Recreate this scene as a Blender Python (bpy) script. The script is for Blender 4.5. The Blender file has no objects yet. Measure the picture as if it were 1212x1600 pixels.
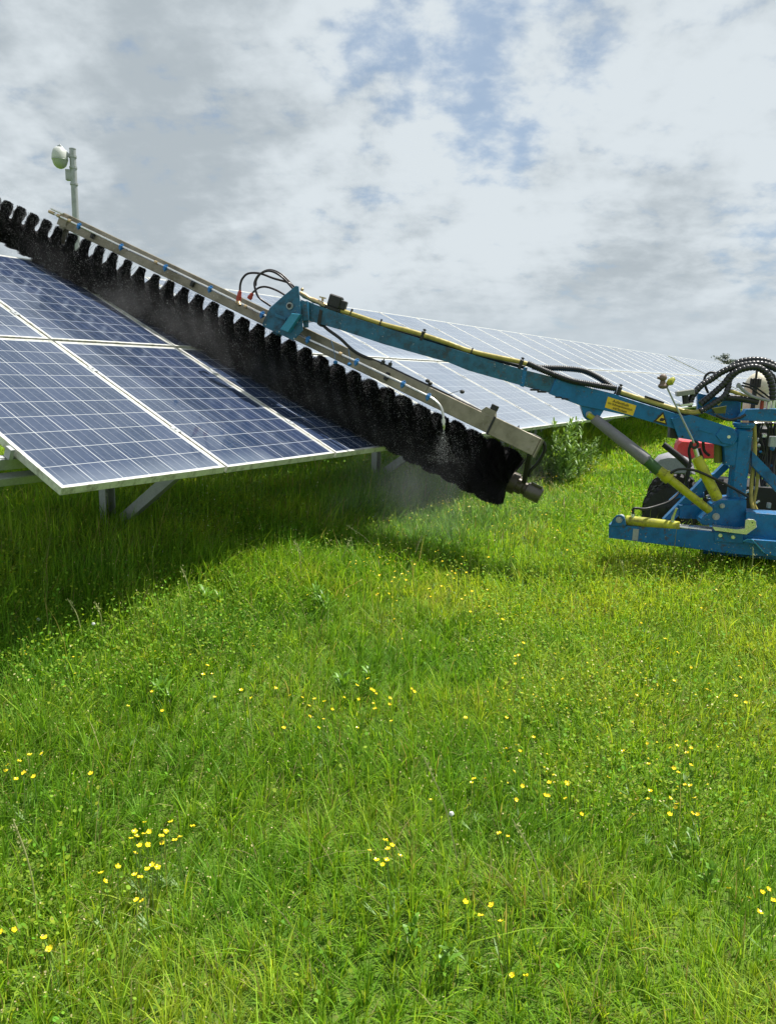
import bpy, math, random
import numpy as np
from mathutils import Vector, Matrix, noise as mn
random.seed(7); rng = np.random.default_rng(11)
PI = math.pi
scene = bpy.context.scene
COL = scene.collection
EYE = 1.60
# ------------------------------------------------------------------ camera
FPX, PITCH, ROLL = 1181.4, 0.18261, 0.02555
_c, _s = math.cos(PITCH), math.sin(PITCH)
_R = Vector((1, 0, 0)); _F = Vector((0, _c, -_s)); _U = Vector((0, _s, _c))
CR = _R*math.cos(ROLL) + _U*math.sin(ROLL)
CU = _U*math.cos(ROLL) - _R*math.sin(ROLL)
CF = _F
CAMPOS = Vector((0, 0, EYE))
cd = bpy.data.cameras.new('camera'); cam = bpy.data.objects.new('camera', cd); COL.objects.link(cam)
cam.matrix_world = Matrix((( CR.x, CU.x, -CF.x, 0), (CR.y, CU.y, -CF.y, 0), (CR.z, CU.z, -CF.z, EYE), (0, 0, 0, 1)))
cd.sensor_fit = 'HORIZONTAL'; cd.sensor_width = 36; cd.lens = 36*FPX/1212
cd.clip_start = 0.05; cd.clip_end = 3000
scene.camera = cam
def ray(u, v): return CF + CR*((u-606)/FPX) + CU*((800-v)/FPX)
def at(u, v, y):
    r = ray(u, v); return CAMPOS + r*(y/r.y)
def onz(u, v, z):
    r = ray(u, v); return CAMPOS + r*((z-EYE)/r.z)
class VPlane:
    """a real vertical plane in the place through two measured points"""
    def __init__(s, a, b):
        s.a = a.copy(); d = (b-a); d.z = 0; s.h = d.normalized()
        s.n = Vector((s.h.y, -s.h.x, 0))
        if s.n.y > 0: s.n = -s.n          # towards the camera
    def p(s, u, v, off=0.0):
        r = ray(u, v); o = s.a + s.n*off
        return CAMPOS + r*(((o-CAMPOS).dot(s.n))/r.dot(s.n))
# ------------------------------------------------------------------ helpers
class MB:
    def __init__(s): s.v = []; s.f = []
    def add(s, vs, fs):
        k = len(s.v); s.v += [tuple(x) for x in vs]; s.f += [tuple(i+k for i in f) for f in fs]; return s
    def frame_box(s, c, ax, ay, az, hx, hy, hz, bev=0.0):
        c = Vector(c)
        if bev <= 0:
            vs = [c+ax*hx*i+ay*hy*j+az*hz*k for i in (-1, 1) for j in (-1, 1) for k in (-1, 1)]
            return s.add(vs, [(0,1,3,2),(4,6,7,5),(0,4,5,1),(2,3,7,6),(0,2,6,4),(1,5,7,3)])
        b = min(bev, hx*.9, hy*.9, hz*.9)
        pts = []; idx = {}
        for i in (-1, 1):
            for j in (-1, 1):
                for k in (-1, 1):
                    for m in range(3):
                        h = [hx-b, hy-b, hz-b]; h[m] = (hx, hy, hz)[m]
                        idx[(i, j, k, m)] = len(pts)
                        pts.append(c+ax*i*h[0]+ay*j*h[1]+az*k*h[2])
        F = []
        for i in (-1, 1): F.append([idx[(i, j, k, 0)] for j, k in ((-1,-1),(1,-1),(1,1),(-1,1))])
        for j in (-1, 1): F.append([idx[(i, j, k, 1)] for i, k in ((-1,-1),(1,-1),(1,1),(-1,1))])
        for k in (-1, 1): F.append([idx[(i, j, k, 2)] for i, j in ((-1,-1),(1,-1),(1,1),(-1,1))])
        for j in (-1, 1):
            for k in (-1, 1): F.append([idx[(-1,j,k,1)], idx[(1,j,k,1)], idx[(1,j,k,2)], idx[(-1,j,k,2)]])
        for i in (-1, 1):
            for k in (-1, 1): F.append([idx[(i,-1,k,0)], idx[(i,1,k,0)], idx[(i,1,k,2)], idx[(i,-1,k,2)]])
        for i in (-1, 1):
            for j in (-1, 1): F.append([idx[(i,j,-1,0)], idx[(i,j,1,0)], idx[(i,j,1,1)], idx[(i,j,-1,1)]])
        for i in (-1, 1):
            for j in (-1, 1):
                for k in (-1, 1): F.append([idx[(i,j,k,m)] for m in range(3)])
        return s.add(pts, F)
    def bar(s, a, b, w, h, up=Vector((0, 0, 1)), bev=0.0):
        a = Vector(a); b = Vector(b); ax = (b-a).normalized()
        ay = up.cross(ax)
        if ay.length < 1e-4: ay = Vector((1, 0, 0)).cross(ax)
        ay.normalize(); az = ax.cross(ay)
        return s.frame_box((a+b)/2, ax, ay, az, (b-a).length/2, w/2, h/2, bev)
    def tube(s, pts, rad, n=10, caps=True):
        pts = [Vector(p) for p in pts]; m = len(pts)
        rad = rad if isinstance(rad, (list, tuple)) else [rad]*m
        t0 = (pts[1]-pts[0]).normalized()
        nx = t0.orthogonal().normalized(); V = []; F = []
        for i, p in enumerate(pts):
            t = (pts[min(i+1, m-1)]-pts[max(i-1, 0)]).normalized()
            nx = (nx - t*nx.dot(t)).normalized(); ny = t.cross(nx)
            for k in range(n):
                a = 2*PI*k/n; V.append(p+(nx*math.cos(a)+ny*math.sin(a))*rad[i])
        for i in range(m-1):
            for k in range(n):
                F.append((i*n+k, i*n+(k+1) % n, (i+1)*n+(k+1) % n, (i+1)*n+k))
        if caps: F += [tuple(range(n-1, -1, -1)), tuple((m-1)*n+k for k in range(n))]
        return s.add(V, F)
    def prism(s, front, d, bev=0.0):
        """polygon (world points) pushed back by vector d, front edge chamfered"""
        n = len(front); c = sum(front, Vector())/n
        if bev > 0:
            dn = d.normalized(); ins = []
            for i, p in enumerate(front):
                e = ((front[i-1]-p).normalized()+(front[(i+1) % n]-p).normalized())
                q = (c-p); q = q-dn*q.dot(dn); ins.append(p+q.normalized()*min(bev, q.length*.3))
            V = ins+[p+dn*bev for p in front]+[p+d for p in front]
            F = [tuple(range(n))]
            for r in (0, 1):
                for i in range(n): j = (i+1) % n; F.append((r*n+i, (r+1)*n+i, (r+1)*n+j, r*n+j))
            F.append(tuple(2*n+i for i in range(n-1, -1, -1)))
            return s.add(V, F)
        V = list(front)+[p+d for p in front]
        F = [tuple(range(n)), tuple(n+i for i in range(n-1, -1, -1))]
        for i in range(n): j = (i+1) % n; F.append((i, n+i, n+j, j))
        return s.add(V, F)
    def cyl(s, a, b, r, n=16, r2=None): return s.tube([a, b], [r, r if r2 is None else r2], n)
    def sphere(s, c, r, n=12, sc=(1, 1, 1)):
        c = Vector(c); V = []; F = []; m = n//2
        for i in range(m+1):
            th = PI*i/m
            for k in range(n):
                a = 2*PI*k/n
                V.append(c+Vector((r*sc[0]*math.sin(th)*math.cos(a), r*sc[1]*math.sin(th)*math.sin(a), r*sc[2]*math.cos(th))))
        for i in range(m):
            for k in range(n): F.append((i*n+k, i*n+(k+1) % n, (i+1)*n+(k+1) % n, (i+1)*n+k))
        return s.add(V, F)
    def build(s, name, m, parent=None, smooth=False, label=None):
        me = bpy.data.meshes.new(name)
        inv = parent_world(parent).inverted() if parent else Matrix()
        me.from_pydata([tuple(inv @ Vector(v)) for v in s.v], [], s.f); me.update()
        import bmesh as _b
        bm = _b.new(); bm.from_mesh(me); _b.ops.recalc_face_normals(bm, faces=bm.faces); bm.to_mesh(me); bm.free()
        if smooth:
            me.polygons.foreach_set('use_smooth', [True]*len(me.polygons))
            try: me.set_sharp_from_angle(angle=math.radians(40))
            except Exception: pass
        me.materials.append(m)
        o = bpy.data.objects.new(name, me); COL.objects.link(o)
        if parent: o.parent = parent
        if label: o['label'] = label
        return o
def parent_world(o):
    M = o.matrix_basis.copy(); p = o.parent
    while p: M = p.matrix_basis @ M; p = p.parent
    return M
def empty(name, loc=(0, 0, 0), label=None, cat=None, group=None, mat=None):
    o = bpy.data.objects.new(name, None); COL.objects.link(o); o.empty_display_size = .2
    if mat is not None: o.matrix_basis = mat
    else: o.location = loc
    tag(o, label, cat, group); return o
def tag(o, label=None, cat=None, group=None, kind=None):
    if label: o['label'] = label
    if cat: o['category'] = cat
    if group: o['group'] = group
    if kind: o['kind'] = kind
    return o
def catmull(pts, k=8):
    pts = [Vector(p) for p in pts]; out = []
    P = [pts[0]*2-pts[1]]+pts+[pts[-1]*2-pts[-2]]
    for i in range(1, len(P)-2):
        a, b, c, d = P[i-1:i+3]
        for j in range(k):
            t = j/k
            out.append(.5*((2*b)+(c-a)*t+(2*a-5*b+4*c-d)*t*t+(3*b-a-3*c+d)*t**3))
    out.append(pts[-1]); return out
def resample(pts, step):
    out = [pts[0]]; acc = 0
    for a, b in zip(pts, pts[1:]):
        L = (b-a).length; t = step-acc
        while t <= L: out.append(a+(b-a)*(t/L)); t += step
        acc = L-(t-step)
    return out
def ribbed(mb, pts, r, period=.013):
    P = resample(catmull(pts, 16), period/8)
    pr = (1.0, 1.0, 1.0, 1.0, 1.0, .97, .85, .88) if period > .02 else (.98, 1.0, 1.0, .98, .86, .82, .82, .86)
    rad = [r*pr[i % 8] for i in range(len(P))]
    mb.tube(P, rad, 10)
# ------------------------------------------------------------------ materials
def newmat(name):
    m = bpy.data.materials.new(name); m.use_nodes = True
    nt = m.node_tree; b = nt.nodes['Principled BSDF']; return m, nt, b
def N(nt, t, **k):
    n = nt.nodes.new(t)
    for a, v in k.items():
        if a.startswith('i_'): n.inputs[a[2:].replace('_', ' ')].default_value = v
        else: setattr(n, a, v)
    return n
def math_(nt, op, a, b=None, c=None, clamp=False):
    n = nt.nodes.new('ShaderNodeMath'); n.operation = op; n.use_clamp = clamp
    for i, x in enumerate((a, b, c)):
        if x is None: continue
        if isinstance(x, (int, float)): n.inputs[i].default_value = x
        else: nt.links.new(x, n.inputs[i])
    return n.outputs[0]
def mixc(nt, f, a, b, blend='MIX'):
    n = nt.nodes.new('ShaderNodeMix'); n.data_type = 'RGBA'; n.blend_type = blend
    for i, x in ((0, f), (6, a), (7, b)):
        if isinstance(x, (int, float)): n.inputs[i].default_value = x
        elif isinstance(x, tuple): n.inputs[i].default_value = (*x[:3], 1)
        else: nt.links.new(x, n.inputs[i])
    return n.outputs[2]
def ramp(nt, x, lo, hi, a=0.0, b=1.0):
    n = nt.nodes.new('ShaderNodeMapRange'); n.clamp = True; n.interpolation_type = 'SMOOTHSTEP'
    n.inputs[1].default_value = lo; n.inputs[2].default_value = hi
    n.inputs[3].default_value = a; n.inputs[4].default_value = b
    nt.links.new(x, n.inputs[0]); return n.outputs[0]
def noise_(nt, scale, detail=4, rough=.55, vec=None, dist=0.0):
    n = nt.nodes.new('ShaderNodeTexNoise'); n.inputs['Scale'].default_value = scale
    n.inputs['Detail'].default_value = detail; n.inputs['Roughness'].default_value = rough
    n.inputs['Distortion'].default_value = dist
    if vec is None:
        g = nt.nodes.new('ShaderNodeNewGeometry'); vec = g.outputs['Position']
    nt.links.new(vec, n.inputs['Vector']); return n.outputs['Fac']
def worn(name, col, dirt=(.06, .05, .035), rough=.4, metal=0.0, amt=.5, sc=9, bump=.15, coat=0.0, spec=.5, dlo=.5, dhi=.75, rust=0.0):
    m, nt, b = newmat(name)
    n1 = noise_(nt, sc, 8, .65); n2 = noise_(nt, sc*9, 4, .6)
    f = ramp(nt, math_(nt, 'ADD', math_(nt, 'MULTIPLY', n1, .7), math_(nt, 'MULTIPLY', n2, .3)), dlo, dhi, 0, amt)
    v = mixc(nt, ramp(nt, n2, .3, .7), tuple(c*.88 for c in col), tuple(min(1, c*1.1) for c in col))
    fc = mixc(nt, f, v, dirt)
    if rust > 0:
        n3 = noise_(nt, 34, 5, .7); n4 = noise_(nt, 6, 3, .6)
        fc = mixc(nt, ramp(nt, math_(nt, 'ADD', math_(nt, 'MULTIPLY', n3, .7), math_(nt, 'MULTIPLY', n4, .4)), .60, .68, 0, rust), fc, (.07, .042, .022))
        mud = noise_(nt, 3.5, 7, .75); fc = mixc(nt, ramp(nt, mud, .55, .72, 0, rust*.6), fc, (.10, .10, .075))
        ch = noise_(nt, 90, 2, .5); fc = mixc(nt, math_(nt, 'MULTIPLY', ramp(nt, ch, .68, .72), ramp(nt, n4, .45, .6)), fc, (.35, .37, .38))
    nt.links.new(fc, b.inputs['Base Color'])
    nt.links.new(ramp(nt, n1, .3, .7, rough*.8, min(1, rough*1.4)), b.inputs['Roughness'])
    b.inputs['Metallic'].default_value = metal
    b.inputs['Coat Weight'].default_value = coat; b.inputs['Specular IOR Level'].default_value = spec
    bp = N(nt, 'ShaderNodeBump'); bp.inputs['Strength'].default_value = bump; bp.inputs['Distance'].default_value = .004
    nt.links.new(n2, bp.inputs['Height']); nt.links.new(bp.outputs[0], b.inputs['Normal'])
    return m
M_blue = worn('blue_paint', (.004, .135, .335), (.012, .03, .045), .42, amt=.7, coat=.1, spec=.35, sc=11, dlo=.47, dhi=.72, rust=.75)
M_blue_boom = worn('wet_blue_paint', (.006, .115, .215), (.008, .018, .024), .42, amt=.85, coat=.1, sc=14, dlo=.42, dhi=.66, rust=.5)
M_lblue = worn('light_blue_paint', (.03, .24, .38), (.03, .06, .08), .4, amt=.5)
M_yel = worn('yellow_paint', (.42, .42, .012), (.09, .09, .02), .45, amt=.75, sc=16, dlo=.42, dhi=.7, rust=.5)
M_green = worn('green_sleeve', (.03, .09, .02), (.05, .05, .02), .55, amt=.5)
M_yhose = worn('yellow_hose', (.42, .34, .07), (.09, .07, .03), .5, amt=.7, sc=20, dlo=.4)
M_blk = worn('black_rubber', (.012, .012, .013), (.05, .05, .045), .5, amt=.4, sc=14)
M_rib = worn('ribbed_black_plastic', (.014, .015, .017), (.05, .05, .045), .33, amt=.25, sc=14)
M_hosedark = worn('dark_hose', (.02, .012, .014), (.05, .05, .045), .35, amt=.3)
M_alu = worn('beam_aluminium', (.29, .255, .19), (.10, .085, .055), .55, metal=.2, amt=.8, sc=6, dlo=.38, dhi=.7)
M_frame = worn('panel_frame_aluminium', (.66, .66, .63), (.20, .20, .13), .45, metal=.4, amt=.8, sc=17, dlo=.45, dhi=.65)
M_galv = worn('galvanised_steel', (.36, .38, .39), (.15, .15, .13), .5, metal=.5, amt=.5, sc=12)
M_chrome = worn('bright_steel', (.7, .69, .66), (.2, .17, .12), .25, metal=.95, amt=.4)
M_grey = worn('grey_sleeve', (.17, .165, .18), (.07, .07, .06), .6, amt=.5, sc=14)
M_white = worn('white_housing', (.5, .52, .5), (.25, .26, .24), .4, amt=.4)
M_red = worn('red_fitting', (.4, .05, .035), (.06, .03, .03), .4, amt=.4)
M_redp = worn('red_bodywork', (.6, .035, .04), (.12, .03, .03), .3, coat=.6, amt=.3)
M_bclip = worn('blue_clip', (.02, .16, .42), (.01, .03, .06), .35, amt=.4, sc=40)
M_brass = worn('brass_fitting', (.5, .38, .22), (.1, .07, .04), .35, metal=.8, amt=.6, sc=30)
M_sticker = worn('yellow_sticker', (.72, .48, .02), (.3, .2, .03), .4, amt=.3)
M_ink = worn('black_ink', (.02, .015, .01), rough=.5, amt=0)
M_fender = worn('grey_fender', (.26, .26, .28), (.12, .12, .11), .4, amt=.3)
M_cream = worn('cream_cover', (.6, .55, .42), (.3, .26, .18), .45, amt=.4)
M_tyre = worn('tyre_rubber', (.02, .02, .02), (.07, .06, .04), .7, amt=.6)
# brush bristles
M_brush, nt, b = newmat('black_bristle'); b.inputs['Base Color'].default_value = (.007, .007, .008, 1); b.inputs['Roughness'].default_value = .8
b.inputs['Specular IOR Level'].default_value = .12
# droplets
M_drop, nt, b = newmat('water_drop'); b.inputs['Base Color'].default_value = (.85, .88, .9, 1); b.inputs['Roughness'].default_value = .1
b.inputs['Specular IOR Level'].default_value = .8
# ------------------------------------------------------------------ table geometry (fitted to the photograph)
AZ, TILT = .54717, .43255
ROW = Vector((math.sin(AZ), math.cos(AZ), 0))
UPS = Vector((-math.cos(AZ)*math.cos(TILT), math.sin(AZ)*math.cos(TILT), math.sin(TILT)))
NRM = ROW.cross(UPS);  NRM = NRM if NRM.z > 0 else -NRM
ORI = Vector((-1.39826, 3.17442, EYE-.5213))
PW, PL = 1.01, 1.5996
def T(t, s, off=0.0): return ORI + ROW*(t*PW) + UPS*s + NRM*off
def onpanel(u, v, off):
    r = ray(u, v); o = ORI+NRM*off
    return CAMPOS + r*((o-CAMPOS).dot(NRM)/r.dot(NRM))
# brush axis
BR = .205
BA = onpanel(28, 366, .085); BB = onpanel(762, 735, .19)
bdir = (BB-BA).normalized()
B0 = BA - bdir*.8
B1 = onpanel(797, 752, .19)
# ------------------------------------------------------------------ photovoltaic glass
def glass_mat():
    m, nt, b = newmat('solar_cell_glass')
    L = nt.links
    uv = N(nt, 'ShaderNodeUVMap'); uv.uv_map = 'cells'
    sp = N(nt, 'ShaderNodeSeparateXYZ'); L.new(uv.outputs[0], sp.inputs[0])
    u, v = sp.outputs[0], sp.outputs[1]          # in cell pitches, 0..6 and 0..10
    fu = math_(nt, 'FRACT', u); fv = math_(nt, 'FRACT', v)
    du = math_(nt, 'ABSOLUTE', math_(nt, 'SUBTRACT', fu, .5)); dv = math_(nt, 'ABSOLUTE', math_(nt, 'SUBTRACT', fv, .5))
    gap = math_(nt, 'MAXIMUM', math_(nt, 'GREATER_THAN', du, .5-.0125), math_(nt, 'GREATER_THAN', dv, .5-.0105))
    bus = math_(nt, 'LESS_THAN', math_(nt, 'ABSOLUTE', math_(nt, 'SUBTRACT', math_(nt, 'FRACT', math_(nt, 'MULTIPLY', fu, 3)), .5)), .013)
    # outside the cell field: white backsheet
    ou = math_(nt, 'GREATER_THAN', math_(nt, 'ABSOLUTE', math_(nt, 'SUBTRACT', u, 3)), 3.0)
    ov = math_(nt, 'GREATER_THAN', math_(nt, 'ABSOLUTE', math_(nt, 'SUBTRACT', v, 5)), 5.0)
    white = math_(nt, 'MAXIMUM', gap, math_(nt, 'MAXIMUM', ou, ov))
    wn = N(nt, 'ShaderNodeTexWhiteNoise'); wn.noise_dimensions = '3D'
    cb = N(nt, 'ShaderNodeCombineXYZ'); L.new(math_(nt, 'FLOOR', u), cb.inputs[0]); L.new(math_(nt, 'FLOOR', v), cb.inputs[1])
    oi = N(nt, 'ShaderNodeObjectInfo'); L.new(oi.outputs['Random'], cb.inputs[2]); L.new(cb.outputs[0], wn.inputs[0])
    geo = N(nt, 'ShaderNodeNewGeometry'); pos = geo.outputs['Position']
    vo = N(nt, 'ShaderNodeTexVoronoi'); vo.inputs['Scale'].default_value = 70; L.new(pos, vo.inputs['Vector'])
    vs = N(nt, 'ShaderNodeSeparateColor'); L.new(vo.outputs['Color'], vs.inputs[0])
    cell = mixc(nt, wn.outputs[0], (.013, .027, .060), (.025, .041, .088))
    cell = mixc(nt, math_(nt, 'MULTIPLY', vs.outputs[0], .45), cell, (.04, .057, .108))
    col = mixc(nt, bus, cell, (.30, .32, .35))
    col = mixc(nt, white, col, (.50, .52, .53))
    # dirt: uncleaned beyond the brush line, damp beside it, dried film further back
    q = N(nt, 'ShaderNodeVectorMath'); q.operation = 'SUBTRACT'; L.new(pos, q.inputs[0]); q.inputs[1].default_value = BA
    side = ROW - bdir*ROW.dot(bdir)
    side = (side - NRM*side.dot(NRM)).normalized()
    dt = N(nt, 'ShaderNodeVectorMath'); dt.operation = 'DOT_PRODUCT'; L.new(q.outputs[0], dt.inputs[0]); dt.inputs[1].default_value = side
    d = dt.outputs['Value']
    wob = noise_(nt, 3.2, 5, .6, pos)
    dw = math_(nt, 'ADD', d, math_(nt, 'MULTIPLY', math_(nt, 'SUBTRACT', wob, .5), .35))
    dusty = ramp(nt, dw, -.02, .12)
    dry = ramp(nt, dw, -1.12, -1.22)
    # streaks of dirt along the slope
    mp = N(nt, 'ShaderNodeMapping'); mp.inputs['Scale'].default_value = (14, 1.5, 1)
    L.new(uv.outputs[0], mp.inputs['Vector'])
    stv = N(nt, 'ShaderNodeMapping'); L.new(uv.outputs[0], stv.inputs['Vector']); stv.inputs['Scale'].default_value = (2.2, .22, 1)
    add = N(nt, 'ShaderNodeVectorMath'); add.operation = 'ADD'; L.new(stv.outputs[0], add.inputs[0])
    cmb = N(nt, 'ShaderNodeCombineXYZ'); L.new(math_(nt, 'MULTIPLY', oi.outputs['Random'], 40), cmb.inputs[2]); L.new(cmb.outputs[0], add.inputs[1])
    st = noise_(nt, 1.0, 6, .6, add.outputs[0])
    fine = noise_(nt, 30, 5, .7, pos); big = noise_(nt, 1.3, 4, .6, pos)
    edge = ramp(nt, v, 1.1, .0, 0, .35)          # dirt collected above the lower frame
    f_dirty = math_(nt, 'MULTIPLY', dusty, math_(nt, 'ADD', .40, math_(nt, 'ADD', math_(nt, 'MULTIPLY', math_(nt, 'SUBTRACT', st, .5), .35), math_(nt, 'MULTIPLY', math_(nt, 'SUBTRACT', big, .5), .25))))
    f_dry = math_(nt, 'MULTIPLY', dry, math_(nt, 'ADD', .045, math_(nt, 'MULTIPLY', math_(nt, 'SUBTRACT', fine, .5), .12)))
    f_wet = math_(nt, 'MULTIPLY', ramp(nt, st, .52, .75), .10)
    film = math_(nt, 'MAXIMUM', math_(nt, 'MAXIMUM', f_dirty, f_dry), f_wet)
    film = math_(nt, 'ADD', film, math_(nt, 'MULTIPLY', edge, math_(nt, 'MAXIMUM', dusty, math_(nt, 'MULTIPLY', dry, .6))), clamp=True)
    col = mixc(nt, film, col, (.33, .38, .44))
    L.new(col, b.inputs['Base Color'])
    L.new(math_(nt, 'ADD', math_(nt, 'MULTIPLY', film, .32), .035), b.inputs['Roughness'])
    b.inputs['IOR'].default_value = 1.5
    # ripples of running water on the cleaned side
    wv = noise_(nt, 7, 6, .65, pos, .6)
    bp = N(nt, 'ShaderNodeBump'); bp.inputs['Distance'].default_value = .006
    L.new(math_(nt, 'ADD', math_(nt, 'MULTIPLY', math_(nt, 'SUBTRACT', 1.0, math_(nt, 'MAXIMUM', dusty, dry)), .33), .02), bp.inputs['Strength'])
    L.new(wv, bp.inputs['Height']); L.new(bp.outputs[0], b.inputs['Normal'])
    return m
M_glass = glass_mat()
M_back = worn('white_backsheet', (.6, .6, .58), rough=.6, amt=.2)
def panel_meshes():
    w, h, dth = .99, 1.578, .038; rim = .013
    f = MB(); X, Y, Z = Vector((1,0,0)), Vector((0,1,0)), Vector((0,0,1))
    f.frame_box((w/2, rim/2, -dth/2), X, Y, Z, w/2, rim/2, dth/2, .0012)
    f.frame_box((w/2, h-rim/2, -dth/2), X, Y, Z, w/2, rim/2, dth/2, .0012)
    f.frame_box((rim/2, h/2, -dth/2), X, Y, Z, rim/2, h/2-rim, dth/2, .0012)
    f.frame_box((w-rim/2, h/2, -dth/2), X, Y, Z, rim/2, h/2-rim, dth/2, .0012)
    fm = bpy.data.meshes.new('solar_panel'); fm.from_pydata(f.v, [], f.f); fm.materials.append(M_frame)
    g = bpy.data.meshes.new('glass')
    z0, z1 = -.0025, -.008
    a, c, e, k = rim, w-rim, rim, h-rim
    vs = [(a,e,z0),(c,e,z0),(c,k,z0),(a,k,z0),(a,e,z1),(c,e,z1),(c,k,z1),(a,k,z1)]
    g.from_pydata(vs, [], [(0,1,2,3),(4,7,6,5),(0,4,5,1),(1,5,6,2),(2,6,7,3),(3,7,4,0)])
    uvl = g.uv_layers.new(name='cells')
    cw, ch = .1575, .1535; mx = (w-6*cw)/2; my = (h-10*ch)/2
    for li, l in enumerate(g.loops):
        x, y, _ = vs[l.vertex_index]; uvl.data[li].uv = ((x-mx)/cw, (y-my)/ch)
    g.materials.append(M_glass); g.materials.append(M_back)
    g.polygons[1].material_index = 1
    return fm, g
FM, GM = panel_meshes()
TM = Matrix(((ROW.x, UPS.x, NRM.x, 0), (ROW.y, UPS.y, NRM.y, 0), (ROW.z, UPS.z, NRM.z, 0), (0, 0, 0, 1)))
def table(t0, cols, label):
    org = T(t0, 0); mat = TM.copy(); mat.translation = org
    root = empty('solar_table', label=label, cat='solar array', group='long tables of solar panels', mat=mat)
    for i in range(cols):
        for j in range(2):
            o = bpy.data.objects.new('solar_panel', FM); COL.objects.link(o); o.parent = root
            o.location = (i*PW+.01+rng.normal(0, .001), j*PL+(.011 if j else 0), rng.normal(0, .0012))
            g = bpy.data.objects.new('glass', GM); COL.objects.link(g); g.parent = o
    def W(x, s, z): return org + ROW*x + UPS*s + NRM*z
    Lx = cols*PW
    for s in (.38, 1.22, 2.02, 2.78):
        p = MB()          # open channel purlin
        x0, x1 = -.42, Lx+.1
        p.bar(W(x0, s, -.062), W(x1, s, -.062), .042, .003, NRM); p.bar(W(x0, s, -.112), W(x1, s, -.112), .042, .003, NRM)
        p.bar(W(x0, s-.0195, -.087), W(x1, s-.0195, -.087), .003, .047, NRM)
        p.bar(W(x0, s, -.0585), W(x1, s, -.0585), .02, .004, NRM)
        p.build('purlin', M_galv, root)
    eb = MB(); eb.bar(W(-.34, .36, -.165), W(.22, .36, -.165), .05, .045, NRM, .004); eb.bar(W(-.30, .36, -.14), W(-.27, .36, -.14), .06, .03, NRM, .003); eb.cyl(W(-.285, .36, -.14), W(-.285, .36, -.11), .008, 8)
    eb.build('end_bracket', M_galv, root)
    k = 1.07
    while k < cols:
        x = k*PW
        r = MB(); r.bar(W(x, .25, -.175), W(x, 3.0, -.175), .05, .1, NRM, .003); r.build('rafter', M_galv, root)
        base = W(x, 1.15, -.15); P = Vector((base.x, base.y, -.3))
        l = MB(); top = Vector((base.x, base.y, base.z-.02))
        hd = Vector((NRM.x, NRM.y, 0)).normalized()
        for o2, w_, d_ in ((Vector((0,0,0)), .09, .006),):
            l.frame_box((P+top)/2, ROW, hd, Vector((0,0,1)), .036, .003, (top.z-P.z)/2)
            l.frame_box((P+top)/2+hd*.03+ROW*.034, ROW, hd, Vector((0,0,1)), .003, .028, (top.z-P.z)/2)
            l.frame_box((P+top)/2+hd*.03-ROW*.034, ROW, hd, Vector((0,0,1)), .003, .028, (top.z-P.z)/2)
        l.build('leg', M_galv, root)
        bz = MB(); bz.bar(Vector((base.x, base.y, base.z-.78))+hd*.09+ROW*.07, W(x, .34, -.14)+ROW*.06, .045, .07, NRM, .002); bz.build('brace', M_galv, root)
        if k < 11:
            for q, (dz, dx) in enumerate(((-.09, -.018), (-.09, .018), (-.62, .0))):
                bo_ = MB(); c_ = base+Vector((0, 0, dz))+ROW*dx; bo_.cyl(c_+hd*.003, c_+hd*.014, .010, 6); bo_.build('bolt', M_chrome, root)
        k += 3.1
    cl = MB()
    cl.bar(W(-.012, .33, -.02), W(-.012, .37, -.02), .02, .05, NRM); cl.build('clamp', M_galv, root)
    if t0 == 0:
        src = None
        for i in range(1, 9):
            for s in (.42, 1.18, 1.99, 2.76):
                if src is None:
                    m_ = MB(); m_.frame_box((0,0,.0015), Vector((1,0,0)), Vector((0,1,0)), Vector((0,0,1)), .019, .03, .0025, .001); m_.cyl((0,0,.003), (0,0,.009), .006, 8)
                    me_ = bpy.data.meshes.new('clamp'); me_.from_pydata(m_.v, [], m_.f); me_.materials.append(M_galv); src = me_
                o = bpy.data.objects.new('clamp', src); COL.objects.link(o); o.parent = root; o.location = (i*PW, s, 0)
    return root
table(0, 25, 'near table of blue solar panels in two rows, under the black brush')
table(25.45, 25, 'far table of solar panels beyond the gap, running off behind the blue machine')
# ------------------------------------------------------------------ camera pole
pb = at(118, 420, 14.0); ptop = at(113.2, 233, 14.0)
root = empty('camera_pole', (ptop.x, ptop.y, 0), 'tall grey pole carrying a white dome security camera behind the solar table', 'camera pole')
mb = MB(); mb.tube([Vector((ptop.x, ptop.y, -.1)), Vector((ptop.x, ptop.y, 3)), ptop], [.062, .058, .054], 16); mb.build('pole', M_galv, root, True)
mb = MB(); mb.cyl(ptop-Vector((0,0,.0)), ptop+Vector((0,0,.015)), .058)
for dz in (.10, .28, .55): mb.cyl(ptop-Vector((0,0,dz)), ptop-Vector((0,0,dz+.035)), .066)
q = at(108, 256, 14); mb.frame_box(Vector((ptop.x-.08, ptop.y, ptop.z-.42)), Vector((1,0,0)), Vector((0,1,0)), Vector((0,0,1)), .05, .04, .09, .004)
mb.build('mounting_collar', M_galv, root)
d0 = at(93, 229, 13.9); mb = MB(); mb.bar(at(111, 246, 14), at(92, 226.5, 13.95), .045, .05, bev=.004); mb.cyl(at(93, 227, 13.95), at(93.4, 235, 13.95), .035); mb.build('bracket_arm', M_galv, root)
c = at(93.5, 246, 13.95)
def lathe(mb, c, prof, n=24):
    pts = [c+Vector((0, 0, z)) for z, r in prof]; mb.tube(pts, [r for z, r in prof], n)
mb = MB(); lathe(mb, c, [(.17, .03), (.165, .07), (.13, .105), (.06, .128), (0, .135), (-.02, .135)]); mb.build('camera_housing', M_white, root, True)
M_smoke = worn('pale_dome', (.36, .39, .38), rough=.15, amt=.1, coat=.6)
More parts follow.
